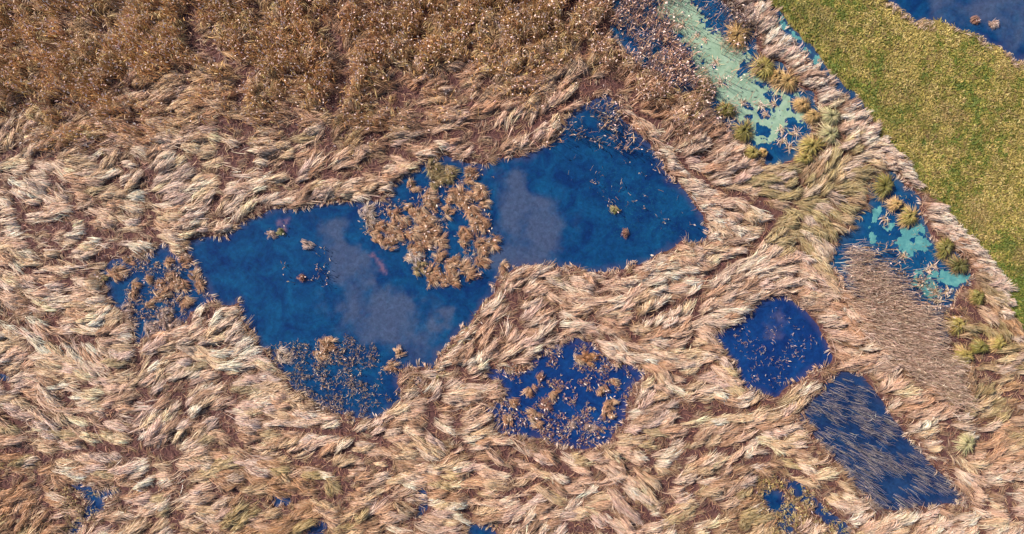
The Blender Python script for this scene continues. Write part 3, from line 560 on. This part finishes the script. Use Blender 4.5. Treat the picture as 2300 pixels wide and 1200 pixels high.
upz = sstep(-8, 0, st)                        # the reeds grow browner towards the standing bed
nl = 8
i = np.repeat(np.arange(len(tx)), nl); n = len(i)
uu = rng.uniform(-1, 1, n); a = uu * .31; b = rng.uniform(-.42, .22, n) * tL[i] - .25 * tL[i] + .25 * np.abs(uu)
lx = tx[i] - np.sin(tth[i]) * a + np.cos(tth[i]) * b; ly = ty[i] + np.cos(tth[i]) * a + np.sin(tth[i]) * b
ok = (look(WATER, lx, ly) < -.15) & (look(TRK, lx, ly) > .20) & (look(MEAD, lx, ly) < .1)
i, a, uu, lx, ly = i[ok], a[ok], uu[ok], lx[ok], ly[ok]; n = len(i)
cov = np.zeros(gx.shape, np.int32)
for f in np.linspace(-.1, .75, 7):
    qx = lx + np.cos(tth[i]) * f * tL[i]; qy = ly + np.sin(tth[i]) * f * tL[i]
    jx, jy = np.clip(((qx - GX0) / GD).astype(int), 2, gnx - 3), np.clip(((qy - GY0) / GD).astype(int), 2, gny - 3)
    for u in (-1, 0, 1):
        for v in (-1, 0, 1): np.add.at(cov, (jx + u, jy + v), 1)
fx_, fy_ = scatter(44000, (-51, 51, -29, 30))
fc_ = cov[((fx_ - GX0) / GD).astype(int), ((fy_ - GY0) / GD).astype(int)]; ft_ = look(TRK, fx_, fy_)
k = ((fc_ < 4) | (rng.random(len(fx_)) < .35)) & (look(WATER, fx_, fy_) < -.15) & (look(MEAD, fx_, fy_) < .1) & ((poly_sdf(fx_, fy_, DARK) < 0) | (rng.random(len(fx_)) < .3)) & (ft_ > .14 + .2 * rng.random(len(fx_))) & (look(TRK0, fx_, fy_) > np.where(fy_ > 13, .5, .30))
fx_, fy_ = fx_[k], fy_[k]
lcol = np.clip(tcol[i] * (1 + .12 * rng.normal(size=(n, 1))), .02, .88)
lcol = lcol * (1 - upz[i][:, None] * np.array([.25, .36, .48]))
Bf = Blades(); uc = np.array([(.44, .24, .095), (.32, .15, .07), (.58, .37, .16), (.42, .24, .15), (.70, .50, .28)])[rng.choice(5, len(fx_), p=[.3, .24, .22, .14, .10])]
uc = (.65 * uc + .35 * reed_colour(fx_, fy_) * .7) * .70
locks(Bf, fx_, fy_, field(fx_, fy_) + rng.normal(size=len(fx_)) * .6, rng.uniform(.6, 1.25, len(fx_)), rng.uniform(.08, .30, len(fx_)), rng.normal(size=len(fx_)) * .5, 10, uc, .034, .13, limit=False)
tag(Bf.build('broken_reeds', M_REED), 'low rusty broken reeds lying in the gaps between the pale wisps', 'reeds', kind='stuff')
REGIONS = [('left', lx < -25.5 ), ('mid', (lx >= -25.5) & (ly > 4)), ('low', (lx >= -25.5) & (ly <= 4) & (lx < 14)), ('right', (lx >= 14) & (ly <= 9)), ]
RL = {'left': 'cream and straw reeds lying flat in swirls left of the blue ponds', 'mid': 'flattened peach and brown reeds between the large pond and the standing bed',
      'low': 'flattened straw and pinkish reeds below and around the large pond and round pond', 'right': 'bright cream reeds lying flat around the diamond pond and rectangular pond'}
done = np.zeros(n, bool)
for nm, msk in REGIONS:
    s = msk & ~done; done |= s
    if nm == 'mid': s = s | ((lx >= 14) & (ly > 9) & ~done); done |= s
    B = Blades()
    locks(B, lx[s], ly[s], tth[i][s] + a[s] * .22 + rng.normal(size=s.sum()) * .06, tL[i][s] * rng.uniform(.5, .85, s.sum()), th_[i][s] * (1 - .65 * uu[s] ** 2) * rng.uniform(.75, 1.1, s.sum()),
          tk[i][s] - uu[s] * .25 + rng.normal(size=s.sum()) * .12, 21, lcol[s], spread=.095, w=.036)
    tag(B.build('flattened_reeds', M_REED), RL[nm], 'reeds', kind='stuff')

# loose thatch between the wisps and along the trodden tracks
x, y = scatter(110000, (-51, 51, -29, 30)); k = (look(WATER, x, y) < -.02) & (look(MEAD, x, y) < 0); x, y = x[k], y[k]
a = rng.random(len(x)) * 6.283; l = rng.uniform(.25, .9, len(x)); t = np.linspace(0, 1, 3)[None]; a2 = a + rng.normal(size=len(x)) * .5
g = ground_z(x, y) + rng.uniform(.02, .16, len(x))
P = np.stack([x[:, None] + np.cos(a)[:, None] * l[:, None] * t, y[:, None] + np.sin(a)[:, None] * l[:, None] * t, g[:, None] + np.array([0, .08, .02])[None] * rng.random((len(x), 1))], -1)
P[:, 2, 0] += (np.cos(a2) - np.cos(a)) * l * .4; P[:, 2, 1] += (np.sin(a2) - np.sin(a)) * l * .4
tc = np.array([(.20, .085, .05), (.12, .05, .04), (.38, .21, .12), (.17, .08, .06)])[rng.integers(0, 4, len(x))]
B = Blades(); B.add(P, rng.uniform(.03, .06, len(x)), rng.normal(size=len(x)) * .6, np.repeat(jit(tc, .2)[:, None], 3, 1))
tag(B.build('reed_thatch', M_REED), 'brown broken reed thatch on the trodden tracks and between the wisps', 'thatch', kind='stuff')

# ragged wisps that spill over the water's edge
x, y = scatter(70000, (-51, 51, -29, 30)); w_ = look(WATER, x, y)
k = (w_ > -.45) & (w_ < .12) & (look(MEAD, x, y) < -.1) & (look(POND_SDF['lake'], x, y) < -2) & (fbm(x, y, .9, 611, 3) > .42) & (look(TRK, x, y) > .1); x, y = x[k], y[k]
e = .25; gxn = look(WATER, x + e, y) - look(WATER, x - e, y); gyn = look(WATER, x, y + e) - look(WATER, x, y - e)
th = np.where(rng.random(len(x)) < .5, field(x, y), np.arctan2(gyn, gxn)) + rng.normal(size=len(x)) * .7
B = Blades(); locks(B, x, y, th, rng.uniform(.3, .75, len(x)), rng.uniform(.1, .35, len(x)), rng.normal(size=len(x)) * .5, 5, reed_colour(x, y) * rng.uniform(.5, .95, (len(x), 1)), .045, .10, z0=np.full(len(x), .02), limit=False)
tag(B.build('shore_reeds', M_REED), 'ragged wisps of reed spilling over the edges of the ponds', 'reeds', kind='stuff')

# ------------------------------------------------------------------ standing brown reed bed along the top
x, y = scatter(95000, (-52, 22, 10, 31)); s = stand_top(x, y); tr = look(TRK, x, y)
k = (s > -7 * rng.random(len(x)) ** 2) & (look(TRK0, x, y) > .55 + .45 * rng.random(len(x))) & (tr > .2) & (fbm(x, y, 1.3, 301, 4) > .33 + .16 * rng.random(len(x)))
x, y = x[k], y[k]
X_ = x * SC + 1150
br = np.array([(.54, .27, .105), (.64, .38, .14), (.38, .19, .11), (.70, .46, .29), (.52, .37, .14)])[rng.choice(5, len(x), p=[.32, .26, .18, .14, .10])] * (.48 + .80 * fbm(x, y, 3.5, 321, 5))[:, None]
pu = sstep(1230, 1380, X_)[:, None]; br = br * (1 - pu) + pu * (br * .6 + np.array([.16, .11, .11]))
fl = (look(WATER, x, y) > 0); k2 = ~fl | (rng.random(len(x)) < .85); x, y, br, fl = x[k2], y[k2], br[k2], fl[k2]
B = Blades(); stems(B, x, y, 1.9, .20, br, .032, .20, (.64, .48, .42), leaves=.4)
lx2, ly2 = scatter(6500, (-52, 22, 12, 31)); s = stand_top(lx2, ly2); k = (s > -2) & (fbm(lx2, ly2, 4, 77, 3) > .42) & (look(TRK0, lx2, ly2) > 1.0) & (look(WATER, lx2, ly2) < 0); lx2, ly2 = lx2[k], ly2[k]
c = np.array([(.55, .33, .12), (.64, .48, .19), (.46, .25, .10), (.58, .40, .26)])[rng.integers(0, 4, len(lx2))]
locks(B, lx2, ly2, rng.random(len(lx2)) * 6.283, rng.uniform(.8, 1.7, len(lx2)), rng.uniform(.7, 1.5, len(lx2)), rng.normal(size=len(lx2)) * .5, 14, c * .9, .036, .16)
tag(B.build('standing_reeds', M_STALK), 'rusty brown standing reed bed with pale plumes along the top', 'reeds', kind='stuff')

# ------------------------------------------------------------------ reeds standing in water
def water_reeds(poly, dens, h, lean, cols, label, name='standing_reeds', plume=.35, w=.045, edge=0, pcol=(.40, .30, .25), nz=.0, leaves=.3):
    x, y, s = in_poly_scatter(poly, dens)
    k = rng.random(len(x)) < (sstep(0, edge, s) if edge else np.ones(len(x)))
    if nz: k &= (fbm(x, y, 1.6, 203, 3) > nz) & (fbm(x, y, .7, 213, 2) > .40)
    k &= look(MEAD, x, y) < .1
    x, y = x[k], y[k]
    c = np.array(cols)[rng.integers(0, len(cols), len(x))] * rng.uniform(.6, 1.1, (len(x), 1))
    B = Blades(); stems(B, x, y, h, lean, c, w, plume, pcol, leaves=leaves)
    return tag(B.build(name, M_STALK), label, 'reeds', kind='stuff')
BRN = [(.28, .16, .09), (.35, .22, .13), (.20, .12, .08), (.42, .30, .21)]
water_reeds([(1890,834),(1930,842),(1962,880),(2002,938),(2042,988),(2082,1040),(2132,1088),(2155,1112),(2143,1132),(2080,1134),(2010,1142),(1960,1138),(1938,1110),(1908,1080),(1878,1030),(1848,1000),(1828,970),(1800,935),(1812,915),(1850,880)],
            42, 1.9, .07, [(.22, .18, .18), (.29, .235, .225), (.17, .14, .145), (.36, .29, .25)], 'sparse upright reeds leaning out of the rectangular indigo pond', nz=.40, plume=.0, w=.02, leaves=.05, pcol=(.5, .4, .36))
water_reeds([(1862,555),(1905,528),(1960,560),(2050,640),(2115,690),(2135,760),(2170,850),(2190,930),(2130,930),(2050,880),(1980,820),(1920,760),(1880,680)], 240, 1.8, .13, [(.50, .33, .24), (.62, .44, .34), (.36, .23, .17), (.74, .56, .44)],
            'dense fawn reeds standing right of the diamond pond beside the lower channel', plume=.0, edge=3.0, w=.025, leaves=.1)
water_reeds([(1930,530),(1975,545),(2050,600),(2110,660),(2130,720),(2080,700),(2000,640),(1930,590)], 10, 1.9, .1, BRN, 'thin reed fringe standing in the lower channel weed', edge=.6)
water_reeds([(1596,-100),(1640,-100),(1660,10),(1700,60),(1700,95),(1665,70),(1620,50),(1600,20)], 22, 2.1, .12, [(.34, .24, .20), (.44, .32, .24), (.28, .2, .2)], 'purplish reeds standing in blue water beside the mint duckweed at the top', edge=.5)
water_reeds([(1355,195),(1395,225),(1412,270),(1480,345),(1520,400),(1440,380),(1350,350),(1290,330),(1235,330),(1250,300),(1270,262),(1310,232)], 22, 1.5, .25, BRN, 'reeds thinning out over the peaked top corner of the large pond', edge=2.2, nz=.33, w=.045, plume=.5)
water_reeds([(1100,820),(1200,780),(1290,770),(1420,830),(1405,950),(1330,1000),(1200,985),(1120,960)], 60, .35, .8, [(.36, .19, .10), (.48, .31, .19), (.28, .12, .08)], 'short broken reed stubs scattered in the round pond', name='reed_stubs', plume=.07, pcol=(.46, .34, .28), w=.024, nz=.41, leaves=1.6)
water_reeds([(595,790),(640,765),(700,770),(760,750),(900,790),(912,830),(895,905),(810,935),(730,925),(690,890)], 48, .5, .6, BRN, 'broken reed shoots crowding the bottom bay of the large pond', name='reed_shoots', plume=.05, w=.025, nz=.37, leaves=1.2, pcol=(.40, .29, .23))
water_reeds([(1250,345),(1440,345),(1520,410),(1580,520),(1500,560),(1400,480),(1300,420)], 2.2, .7, .6, BRN, 'thin reed shoots dotting the right half of the large pond', name='reed_shoots', plume=.4, w=.028, nz=.42, leaves=.8)
water_reeds([(635,560),(690,545),(745,570),(745,640),(690,650),(635,625)], 7, .7, .5, BRN, 'small patch of reed shoots in the open left half of the large pond', name='reed_shoots', plume=.8, w=.04, nz=.42, leaves=.5)
water_reeds([(1640,750),(1745,680),(1850,790),(1740,870),(1680,850)], 14, .35, .6, [(.26, .19, .18), (.36, .26, .22), (.30, .16, .12)], 'fine broken reed shoots in the diamond pond', name='reed_shoots', plume=.06, w=.024, nz=.40, leaves=1.0)
water_reeds([(815,455),(900,440),(1100,370),(1115,560),(1060,640),(940,620),(905,560),(820,520)], 26, .55, .8, [(.44, .24, .12), (.55, .36, .22), (.34, .16, .09)], 'loose reed litter poking up through the reed island', name='reed_shoots', plume=.05, w=.028, nz=.42, leaves=1.5)
water_reeds([(250,590),(340,570),(440,610),(470,680),(390,740),(310,740)], 50, .45, .8, [(.40, .23, .13), (.52, .36, .25), (.32, .17, .11)], 'loose reed litter poking up through the small left pond', name='reed_shoots', plume=.05, w=.028, nz=.42, leaves=1.5)
water_reeds([(1700,1072),(1775,1070),(1930,1205),(1700,1220)], 60, .45, .8, [(.34, .26, .09), (.42, .30, .13), (.28, .16, .07)], 'olive brown reed litter breaking up the slim pools at bottom right', name='reed_shoots', plume=.04, w=.032, nz=.40, leaves=1.8)
water_reeds([(140,1085),(265,1085),(270,1130),(200,1200),(140,1205)], 30, .4, .8, [(.38, .26, .11), (.46, .33, .16)], 'reed litter breaking up the pool at bottom left', name='reed_shoots', plume=.04, w=.032, nz=.42, leaves=1.6)
water_reeds([(960,835),(1000,785),(1060,720),(1110,650),(1125,660),(1040,780),(985,850)], 10, .5, .8, [(.25, .2, .07), (.4, .28, .14)], 'low olive fringe growing on the lower bank of the large pond', name='bank_fringe', plume=.1, leaves=1.5)

litter([(1470,-20),(1600,20),(1700,130),(1800,200),(1815,300),(1700,350),(1590,210),(1510,80)], 4, 'brown bits of reed floating on the mint duckweed')
litter([(1960,410),(2040,430),(2170,610),(2110,680),(1990,560)], 6, 'brown bits of reed floating on the lower channel')
# ------------------------------------------------------------------ meadow
x, y = jgrid(.21, (20, 53, -14, 31)); m = look(MEAD, x, y); k = m > .05; x, y, m = x[k], y[k], m[k]
nb = 5; i = np.repeat(np.arange(len(x)), nb); n = len(i)
big = fbm(x, y, 4.5, 401, 4); mid = fbm(x, y, .62, 403, 3)
MP = np.array([(.09, .115, .018), (.145, .135, .024), (.29, .215, .06), (.17, .115, .04), (.36, .27, .10), (.21, .18, .034)])
v = np.clip((big - .5) * 1.7 + (mid - .5) * 2.0 + .5 + rng.normal(size=len(x)) * .20 - .38 * (1 - sstep(.2, 3.0, m)) * sstep(3, 6, -look(POND_SDF['lake'], x, y)) + .25 * (1 - sstep(.5, 3, -look(POND_SDF['lake'], x, y))) + .12 * (fbm(x, y, 9, 431, 3) - .5), 0, .999)
brn = (sstep(.47, .62, fbm(x, y, 4.5, 441, 5)) * sstep(.2, 2.5, m))[:, None]
mc = MP[np.array([0, 1, 5, 2, 1, 3, 4, 2])[(v * 8).astype(int)]]; mc = mc * (1 - .68 * brn) + .68 * brn * np.array([(.19, .12, .05), (.30, .21, .09), (.24, .16, .05)])[rng.integers(0, 3, len(mc))]; mc = mc * (.72 + .56 * fbm(x, y, 1.6, 451, 4))[:, None]
a = rng.random(n) * 6.283; l = rng.uniform(.12, .38, n); t = np.linspace(0, 1, 3)[None]
bx = x[i] + rng.normal(size=n) * .07; by = y[i] + rng.normal(size=n) * .07; g = ground_z(bx, by)
P = np.stack([bx[:, None] + np.cos(a)[:, None] * l[:, None] * t, by[:, None] + np.sin(a)[:, None] * l[:, None] * t, g[:, None] + np.array([0, .11, .09])[None] * rng.uniform(.4, 1.6, (n, 1))], -1)
B = Blades(); B.add(P, rng.uniform(.05, .09, n), rng.normal(size=n) * .6, np.repeat(jit(mc[i], .15)[:, None], 3, 1), np.array([.8, 1, .2]))
tag(B.build('meadow_grass', M_GRASS), 'olive and tan rough grass of the meadow right of the ditch', 'grass', kind='stuff')
# pale fringe along the lake shore
x, y = scatter(9000, (33, 53, 15, 31)); w_ = look(POND_SDF['lake'], x, y); k = (w_ < .05) & (w_ > -.9 * rng.random(len(x)) ** .7) & (fbm(x, y, 1.2, 7, 3) > .38); x, y = x[k], y[k]
c = np.array([(.55, .42, .30), (.45, .30, .18), (.62, .46, .40), (.35, .25, .12)])[rng.integers(0, 4, len(x))]
B = Blades(); locks(B, x, y, rng.normal(size=len(x)) * .6 + .6, rng.uniform(.4, .8, len(x)), rng.uniform(.2, .45, len(x)), rng.normal(size=len(x)) * .4, 4, c, .045, .1)
tag(B.build('shore_grass', M_GRASS), 'pale dry grass fringe on the shore of the top right lake', 'grass', kind='stuff')

# ------------------------------------------------------------------ single things: clumps, tussocks, dead stalks
def mound(r, h, parent, name='root_mat'):
    nr, na = 4, 14; v = [(0, 0, h)]; ph = rng.random(4) * 6.28
    for q in range(1, nr + 1):
        for k in range(na):
            an = k / na * 6.2832; rr = r * q / nr * (1 + .16 * math.sin(2 * an + ph[0]) + .12 * math.sin(3 * an + ph[1]) + .05 * math.sin(7 * an + ph[2]))
            v.append((rr * math.cos(an), rr * math.sin(an), h * (1 - (q / nr) ** 2) - .06 * (q == nr) + .03 * math.sin(5 * an + q * 2 + ph[3])))
    f = [(0, 0 + 1 + k, 1 + (k + 1) % na) for k in range(na)]
    f = [(a, b, c, c) for a, b, c in f]
    q4 = []
    for q in range(nr - 1):
        for k in range(na):
            a = 1 + q * na + k; b = 1 + q * na + (k + 1) % na; q4.append((a, a + na, b + na, b))
    me = bpy.data.meshes.new(name); me.from_pydata(v, [], [(a, b, c) for a, b, c, _ in f] + q4); me.update()
    me.polygons.foreach_set('use_smooth', [True] * len(me.polygons)); me.materials.append(M_MOUND)
    o = bpy.data.objects.new(name, me); COL.objects.link(o); o.parent = parent; return o

def reed_clump(px, py, r, kind, label, group):
    q = P2W((px, py)); rm = r / SC * .88
    t = thing('reed_clump', label, 'reed clump', (q[0], q[1], 0), group)
    mound(rm * .5, .12, t)
    cols = {'tan': [(.54, .26, .12), (.64, .36, .19), (.40, .17, .08), (.68, .45, .27)], 'pale': [(.66, .55, .44), (.58, .44, .34), (.5, .42, .42)],
            'olive': [(.30, .25, .08), (.42, .32, .12), (.24, .17, .06)], 'orange': [(.55, .20, .05), (.62, .30, .09), (.45, .16, .05)], 'red': [(.30, .10, .08), (.38, .18, .12)],
            'pink': [(.50, .36, .32), (.58, .44, .38), (.42, .28, .24)], 'green': [(.20, .25, .06), (.3, .3, .1)]}[kind]
    nlk = max(6, int(24 * rm * rm)); rr = rm * .85 * np.sqrt(rng.random(nlk)); an = rng.random(nlk) * 6.283
    x, y = rr * np.cos(an), rr * np.sin(an)
    th = rng.normal() * .5 - .3 + rng.normal(size=nlk) * .35 + np.where(rng.random(nlk) < .45, np.angle(np.exp(1j * (an + .3))) * .55, 0)
    c = np.array(cols)[rng.integers(0, len(cols), nlk)]
    B = Blades()
    L = rng.uniform(.75, 1.35, nlk) * (.45 + .45 * rm)
    locks(B, x - np.cos(th) * L * .4, y - np.sin(th) * L * .4, th, L, rng.uniform(.25, .6, nlk) * (.5 + .4 * rm), rng.normal(size=nlk) * .5, 20, c * rng.uniform(.6, 1.1, (nlk, 1)), .029, .085, z0=np.full(nlk, .04), base=(.2, .1, .05), limit=False)
    ns = max(4, int(10 * rm)); x, y = rng.normal(size=ns) * rm * .4, rng.normal(size=ns) * rm * .4
    stems(B, x, y, .5, .6, np.array(cols)[rng.integers(0, len(cols), ns)], .03, .5, (.68, .52, .45), zb=np.full(ns, .05))
    B.build('leaves', M_REED, t)
    return t
G_ISL, G_LEFT, G_RND = 'reed clumps of the island in the large pond', 'reed clumps in the small left pond', 'reed clumps in the round pond'
ISL = [(928,418,18),(965,442,25),(972,460,22),(1028,437,25),(1038,453,25),(1078,427,25),(1087,453,22),(1005,477,18),(1062,477,22),(942,480,28),(958,493,28),(935,523,28),(968,523,28),(985,540,25),(952,547,25),(928,557,22),(1072,503,28),(1048,523,25),(1085,510,22),(1108,547,22),(1085,553,25),(1042,543,15),(988,573,18),(975,613,25),(1018,587,20),(1015,613,25),(1038,600,22),(1058,613,22),(1082,588,22),(972,630,18),(998,633,18),(1025,630,18),(918,470,18),(1060,445,18),(1010,445,14),(910,495,16)]
for (x, y, r) in ISL:
    z = 'on the upper edge of' if y < 465 else ('on the lower edge of' if y > 565 else ('in the left middle of' if x < 1000 else 'in the right middle of'))
    reed_clump(x, y, r * .86, 'tan', f"{'large' if r > 23 else 'small'} tan reed clump {z} the reed island", G_ISL)
for (x, y, r) in [(848,517,22),(852,537,18),(888,513,22),(895,530,18),(878,547,18),(885,483,18)]:
    reed_clump(x, y, r, 'tan', f"{'broad' if r > 20 else 'narrow'} tan reed clump on the low left lobe beside the reed island", G_ISL)
for (x, y, r, k, l) in [(832,490,22,'pale','broad washed-out pale reed clump at the far left of the reed island'), (822,473,19,'pale','smaller washed-out pale reed clump touching the upper bank left of the island'), (932,583,22,'pale','whitish fan-shaped reed clump at the lower left of the reed island'),
    (945,603,19,'olive','dark olive reed clump just below the whitish fan on the island'), (985,408,26,'olive','olive brown reed clump at the top centre of the reed island'), (978,378,24,'olive','olive reed clump against the upper bank above the reed island'), (1012,392,22,'olive','small olive reed clump right of the one against the upper bank'), (1055,395,22,'tan','tan reed clump below the upper bank at the island right corner'),
    (692,550,13,'pink','lone pinkish reed clump floating in the open left half of the pond'), (1132,600,14,'tan','small lone tan reed clump between the island and the lower bank'), (611,527,8,'pink','tiny pinkish reed clump near the upper left bank of the large pond'), (631,521,7,'green','tiny dark green clump beside the tiny pinkish one near the upper left bank'), (681,624,8,'red','tiny rusty clump inside the patch of reed shoots'),
    (880,820,16,'tan','tan reed clump at the right side of the bottom bay'), (740,775,24,'tan','wide tan reed clump at the head of the bottom bay'), (640,800,20,'pale','pale reed clump at the left corner of the bottom bay'), (720,795,18,'tan','small tan reed clump left in the bottom bay below the wide one'), (895,795,15,'tan','tan tuft on the right lip of the bottom bay'),
    (1403,525,6,'red','tiny rusty tuft in the right part of the large pond'), (1380,470,7,'green','tiny greenish tuft floating in the right part of the large pond')]:
    reed_clump(x, y, r, k, l, None)
for (x, y, r) in [(267,613,28),(303,640,20),(337,627,14),(360,633,17),(367,663,26),(393,630,26),(410,640,24),(417,677,24),(437,617,19),(450,642,19),(342,683,14),(287,697,20),(300,660,11),(383,707,24),(367,720,22),(340,737,22),(380,590,13),(290,587,17),(417,587,17),(398,735,20)]:
    sz = 'large' if r > 21 else 'small'
    z = 'upper' if y < 632 else ('middle' if y < 680 else 'lower')
    reed_clump(x, y, r * .82, 'pink' if y > 690 else 'tan', f'{sz} {"greyish pink" if y > 690 else "tan"} reed clump in the {z} part of the small left pond', G_LEFT)
reed_clump(233, 620, 14, 'olive', 'yellow olive reed clump on the left shore of the small left pond', None)
reed_clump(1324, 804, 20, 'orange', 'bright orange reed clump near the upper edge of the round pond', None)
reed_clump(1299, 807, 14, 'tan', 'tan reed clump touching the bright orange one in the round pond', None)
reed_clump(1212, 847, 10, 'red', 'small rusty red reed clump in the upper left of the round pond', None)
reed_clump(1226, 906, 16, 'red', 'dark red reed clump left of the middle of the round pond', None)
for (x, y, r) in [(1353,879,15),(1372,904,17),(1363,929,17),(1378,858,8)]: reed_clump(x, y, r, 'tan', 'brown reed clump along the right side of the round pond', G_RND)
for (x, y, r) in [(1190,879,16),(1197,933,18),(1247,887,13),(1209,954,13),(1150,905,14),(1140,945,16)]: reed_clump(x, y, r, 'tan', 'brown reed clump along the left side of the round pond', G_RND)
for (x, y, r) in [(1284,954,11),(1326,958,11)]: reed_clump(x, y, r, 'pink', 'small pinkish reed clump near the bottom of the round pond', G_RND)
reed_clump(2232, 52, 12, 'pink', 'larger pinkish reed tuft standing in the top right lake', None)
reed_clump(2186, 48, 9, 'red', 'smaller brown reed tuft left of the pinkish one in the top right lake', None)

def tussock(px, py, r, kind, label):
    q = P2W((px, py)); rm = r / SC
    t = thing('grass_tussock', label, 'tussock', (q[0], q[1], max(0, float(ground_z(q[:1], q[1:])[0]))), 'grass tussocks along the channels')
    mound(rm * .42, .3, t, 'root_mound')
    live, dead = {'straw': ((.40, .25, .095), (.46, .29, .14)), 'yellow': ((.31, .235, .065), (.42, .27, .11)), 'olive': ((.19, .16, .04), (.33, .21, .08)), 'pale': ((.35, .30, .15), (.44, .35, .20)), 'dark': ((.13, .115, .035), (.26, .16, .07))}[kind]
    ph = rng.random() * 6.283
    for nm, c0, nbun, lo, hi, hh in (('dead_blades', dead, 15, .85, 1.15, .32), ('blades', live, 17, .55, .95, .62)):
        B = Blades(); an = np.arange(nbun) / nbun * 6.283 + rng.normal(size=nbun) * .2 + rng.random() * 6
        an = an + .5 * np.sin(an + ph); L = rm * rng.uniform(lo * .6, hi * 1.15, nbun) * (1 + .22 * np.cos(2 * (an - ph))); nb = 17; i = np.repeat(np.arange(nbun), nb); n = len(i); K = 6; tt = np.linspace(0, 1, K)[None]
        aa = an[i] + rng.normal(size=n) * np.where(rng.random(n) < .3, .5, .13); cv = rng.normal(size=n) * .25 + (rng.normal(size=nbun) * .3)[i]; LL = L[i] * rng.uniform(.75, 1.08, n)
        ang = aa[:, None] + cv[:, None] * tt; rad = LL[:, None] * tt + .04
        z = .16 + hh * rng.uniform(.7, 1.1, (n, 1)) * np.sin(np.pi * np.clip(tt * .86 + .1, 0, 1)) ** .8 - .14 * tt
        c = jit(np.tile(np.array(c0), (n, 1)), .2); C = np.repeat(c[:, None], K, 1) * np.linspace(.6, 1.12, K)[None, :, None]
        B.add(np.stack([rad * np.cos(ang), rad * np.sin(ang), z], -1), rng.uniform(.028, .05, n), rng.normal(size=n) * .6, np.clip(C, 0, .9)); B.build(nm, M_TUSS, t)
for a_ in TUSS: tussock(*a_)

def dead_stalks(px, py, r, label):
    q = P2W((px, py)); rm = r / SC
    t = thing('dead_stalks', label, 'dead stalks', (q[0], q[1], 0), 'dead stalk bundles on the duckweed channels')
    mound(rm * .35, .1, t)
    n = int(20 + 12 * rm); a = rng.random(n) * 6.283; a2 = a + rng.normal(size=n) * 1.1; l = rm * rng.uniform(.6, 1.2, n)
    P = np.zeros((n, 4, 3)); P[:, 0, :2] = rng.normal(size=(n, 2)) * rm * .2; P[:, 0, 2] = .05
    d1 = np.stack([np.cos(a), np.sin(a), rng.uniform(.2, .8, n)], 1); d2 = np.stack([np.cos(a2), np.sin(a2), rng.uniform(-.7, .1, n)], 1)
    P[:, 1] = P[:, 0] + d1 * (l * .45)[:, None]; P[:, 2] = P[:, 1] + d2 * (l * .4)[:, None]; P[:, 3] = P[:, 2] + d2 * (l * .35)[:, None]; P[:, :, 2] = np.maximum(P[:, :, 2], .03)
    c = jit(np.array([(.42, .29, .23), (.54, .42, .34), (.30, .17, .10), (.52, .38, .22)])[rng.integers(0, 4, n)], .15)
    B = Blades(); B.add(P, rng.uniform(.03, .055, n), rng.normal(size=n) * .5, np.repeat(c[:, None], 4, 1), np.array([.8, 1, .9, .3])); B.build('stalks', M_STALK, t)
for (x, y, r, l) in [(1607,140,13,'small straw stalk bundle in the middle of the mint duckweed'), (1617,188,13,'brown stalk bundle on the duckweed right of the dark olive tussock'), (1710,237,13,'pinkish stalk bundle in a blue gap of the duckweed, left of two'), (1736,232,12,'pinkish stalk bundle in a blue gap of the duckweed, right of two'), (1667,232,10,'thin stalk bundle on closed duckweed left of the blue gap'),
 (1645,258,18,'wide tangle of dead stalks on the left duckweed shore'), (1717,258,10,'small stalk bundle below the two in the blue gap'), (1755,292,12,'upper stalk bundle at the lower right end of the duckweed'), (1757,315,13,'lower stalk bundle at the lower right end of the duckweed'), (1786,298,15,'wide stalk bundle beside the big yellow-green tussock'), (1774,330,16,'stalk tangle in blue water left of the big yellow-green tussock'),
 (1512,55,12,'stalk bundle on the duckweed near the top standing reeds'), (1530,60,10,'thin stalk bundle beside the one near the top standing reeds'), (1566,80,9,'tiny stalk bundle on the upper duckweed'), (1583,90,8,'tiny brown stalk bundle right of the other on the upper duckweed'),
 (1985,493,14,'pale stalk bundle in the blue upper part of the lower channel'), (2028,576,16,'pale stalk bundle in the middle of the lower channel by reed fringe'), (2097,597,15,'pale stalk bundle above the teal weed near the dark olive tussock'), (2082,608,12,'small pale stalk bundle touching the upper edge of the teal weed'), (2067,633,16,'pale crossed stalk bundle at the left edge of the teal weed'), (2099,655,14,'brown stalk bundle at the lower edge of the teal weed'), (2104,676,18,'wide pinkish stalk tangle below the teal weed'), (2126,655,14,'orange-brown stalk bundle right of the brown one under teal weed')]:
    dead_stalks(x, y, r, l)
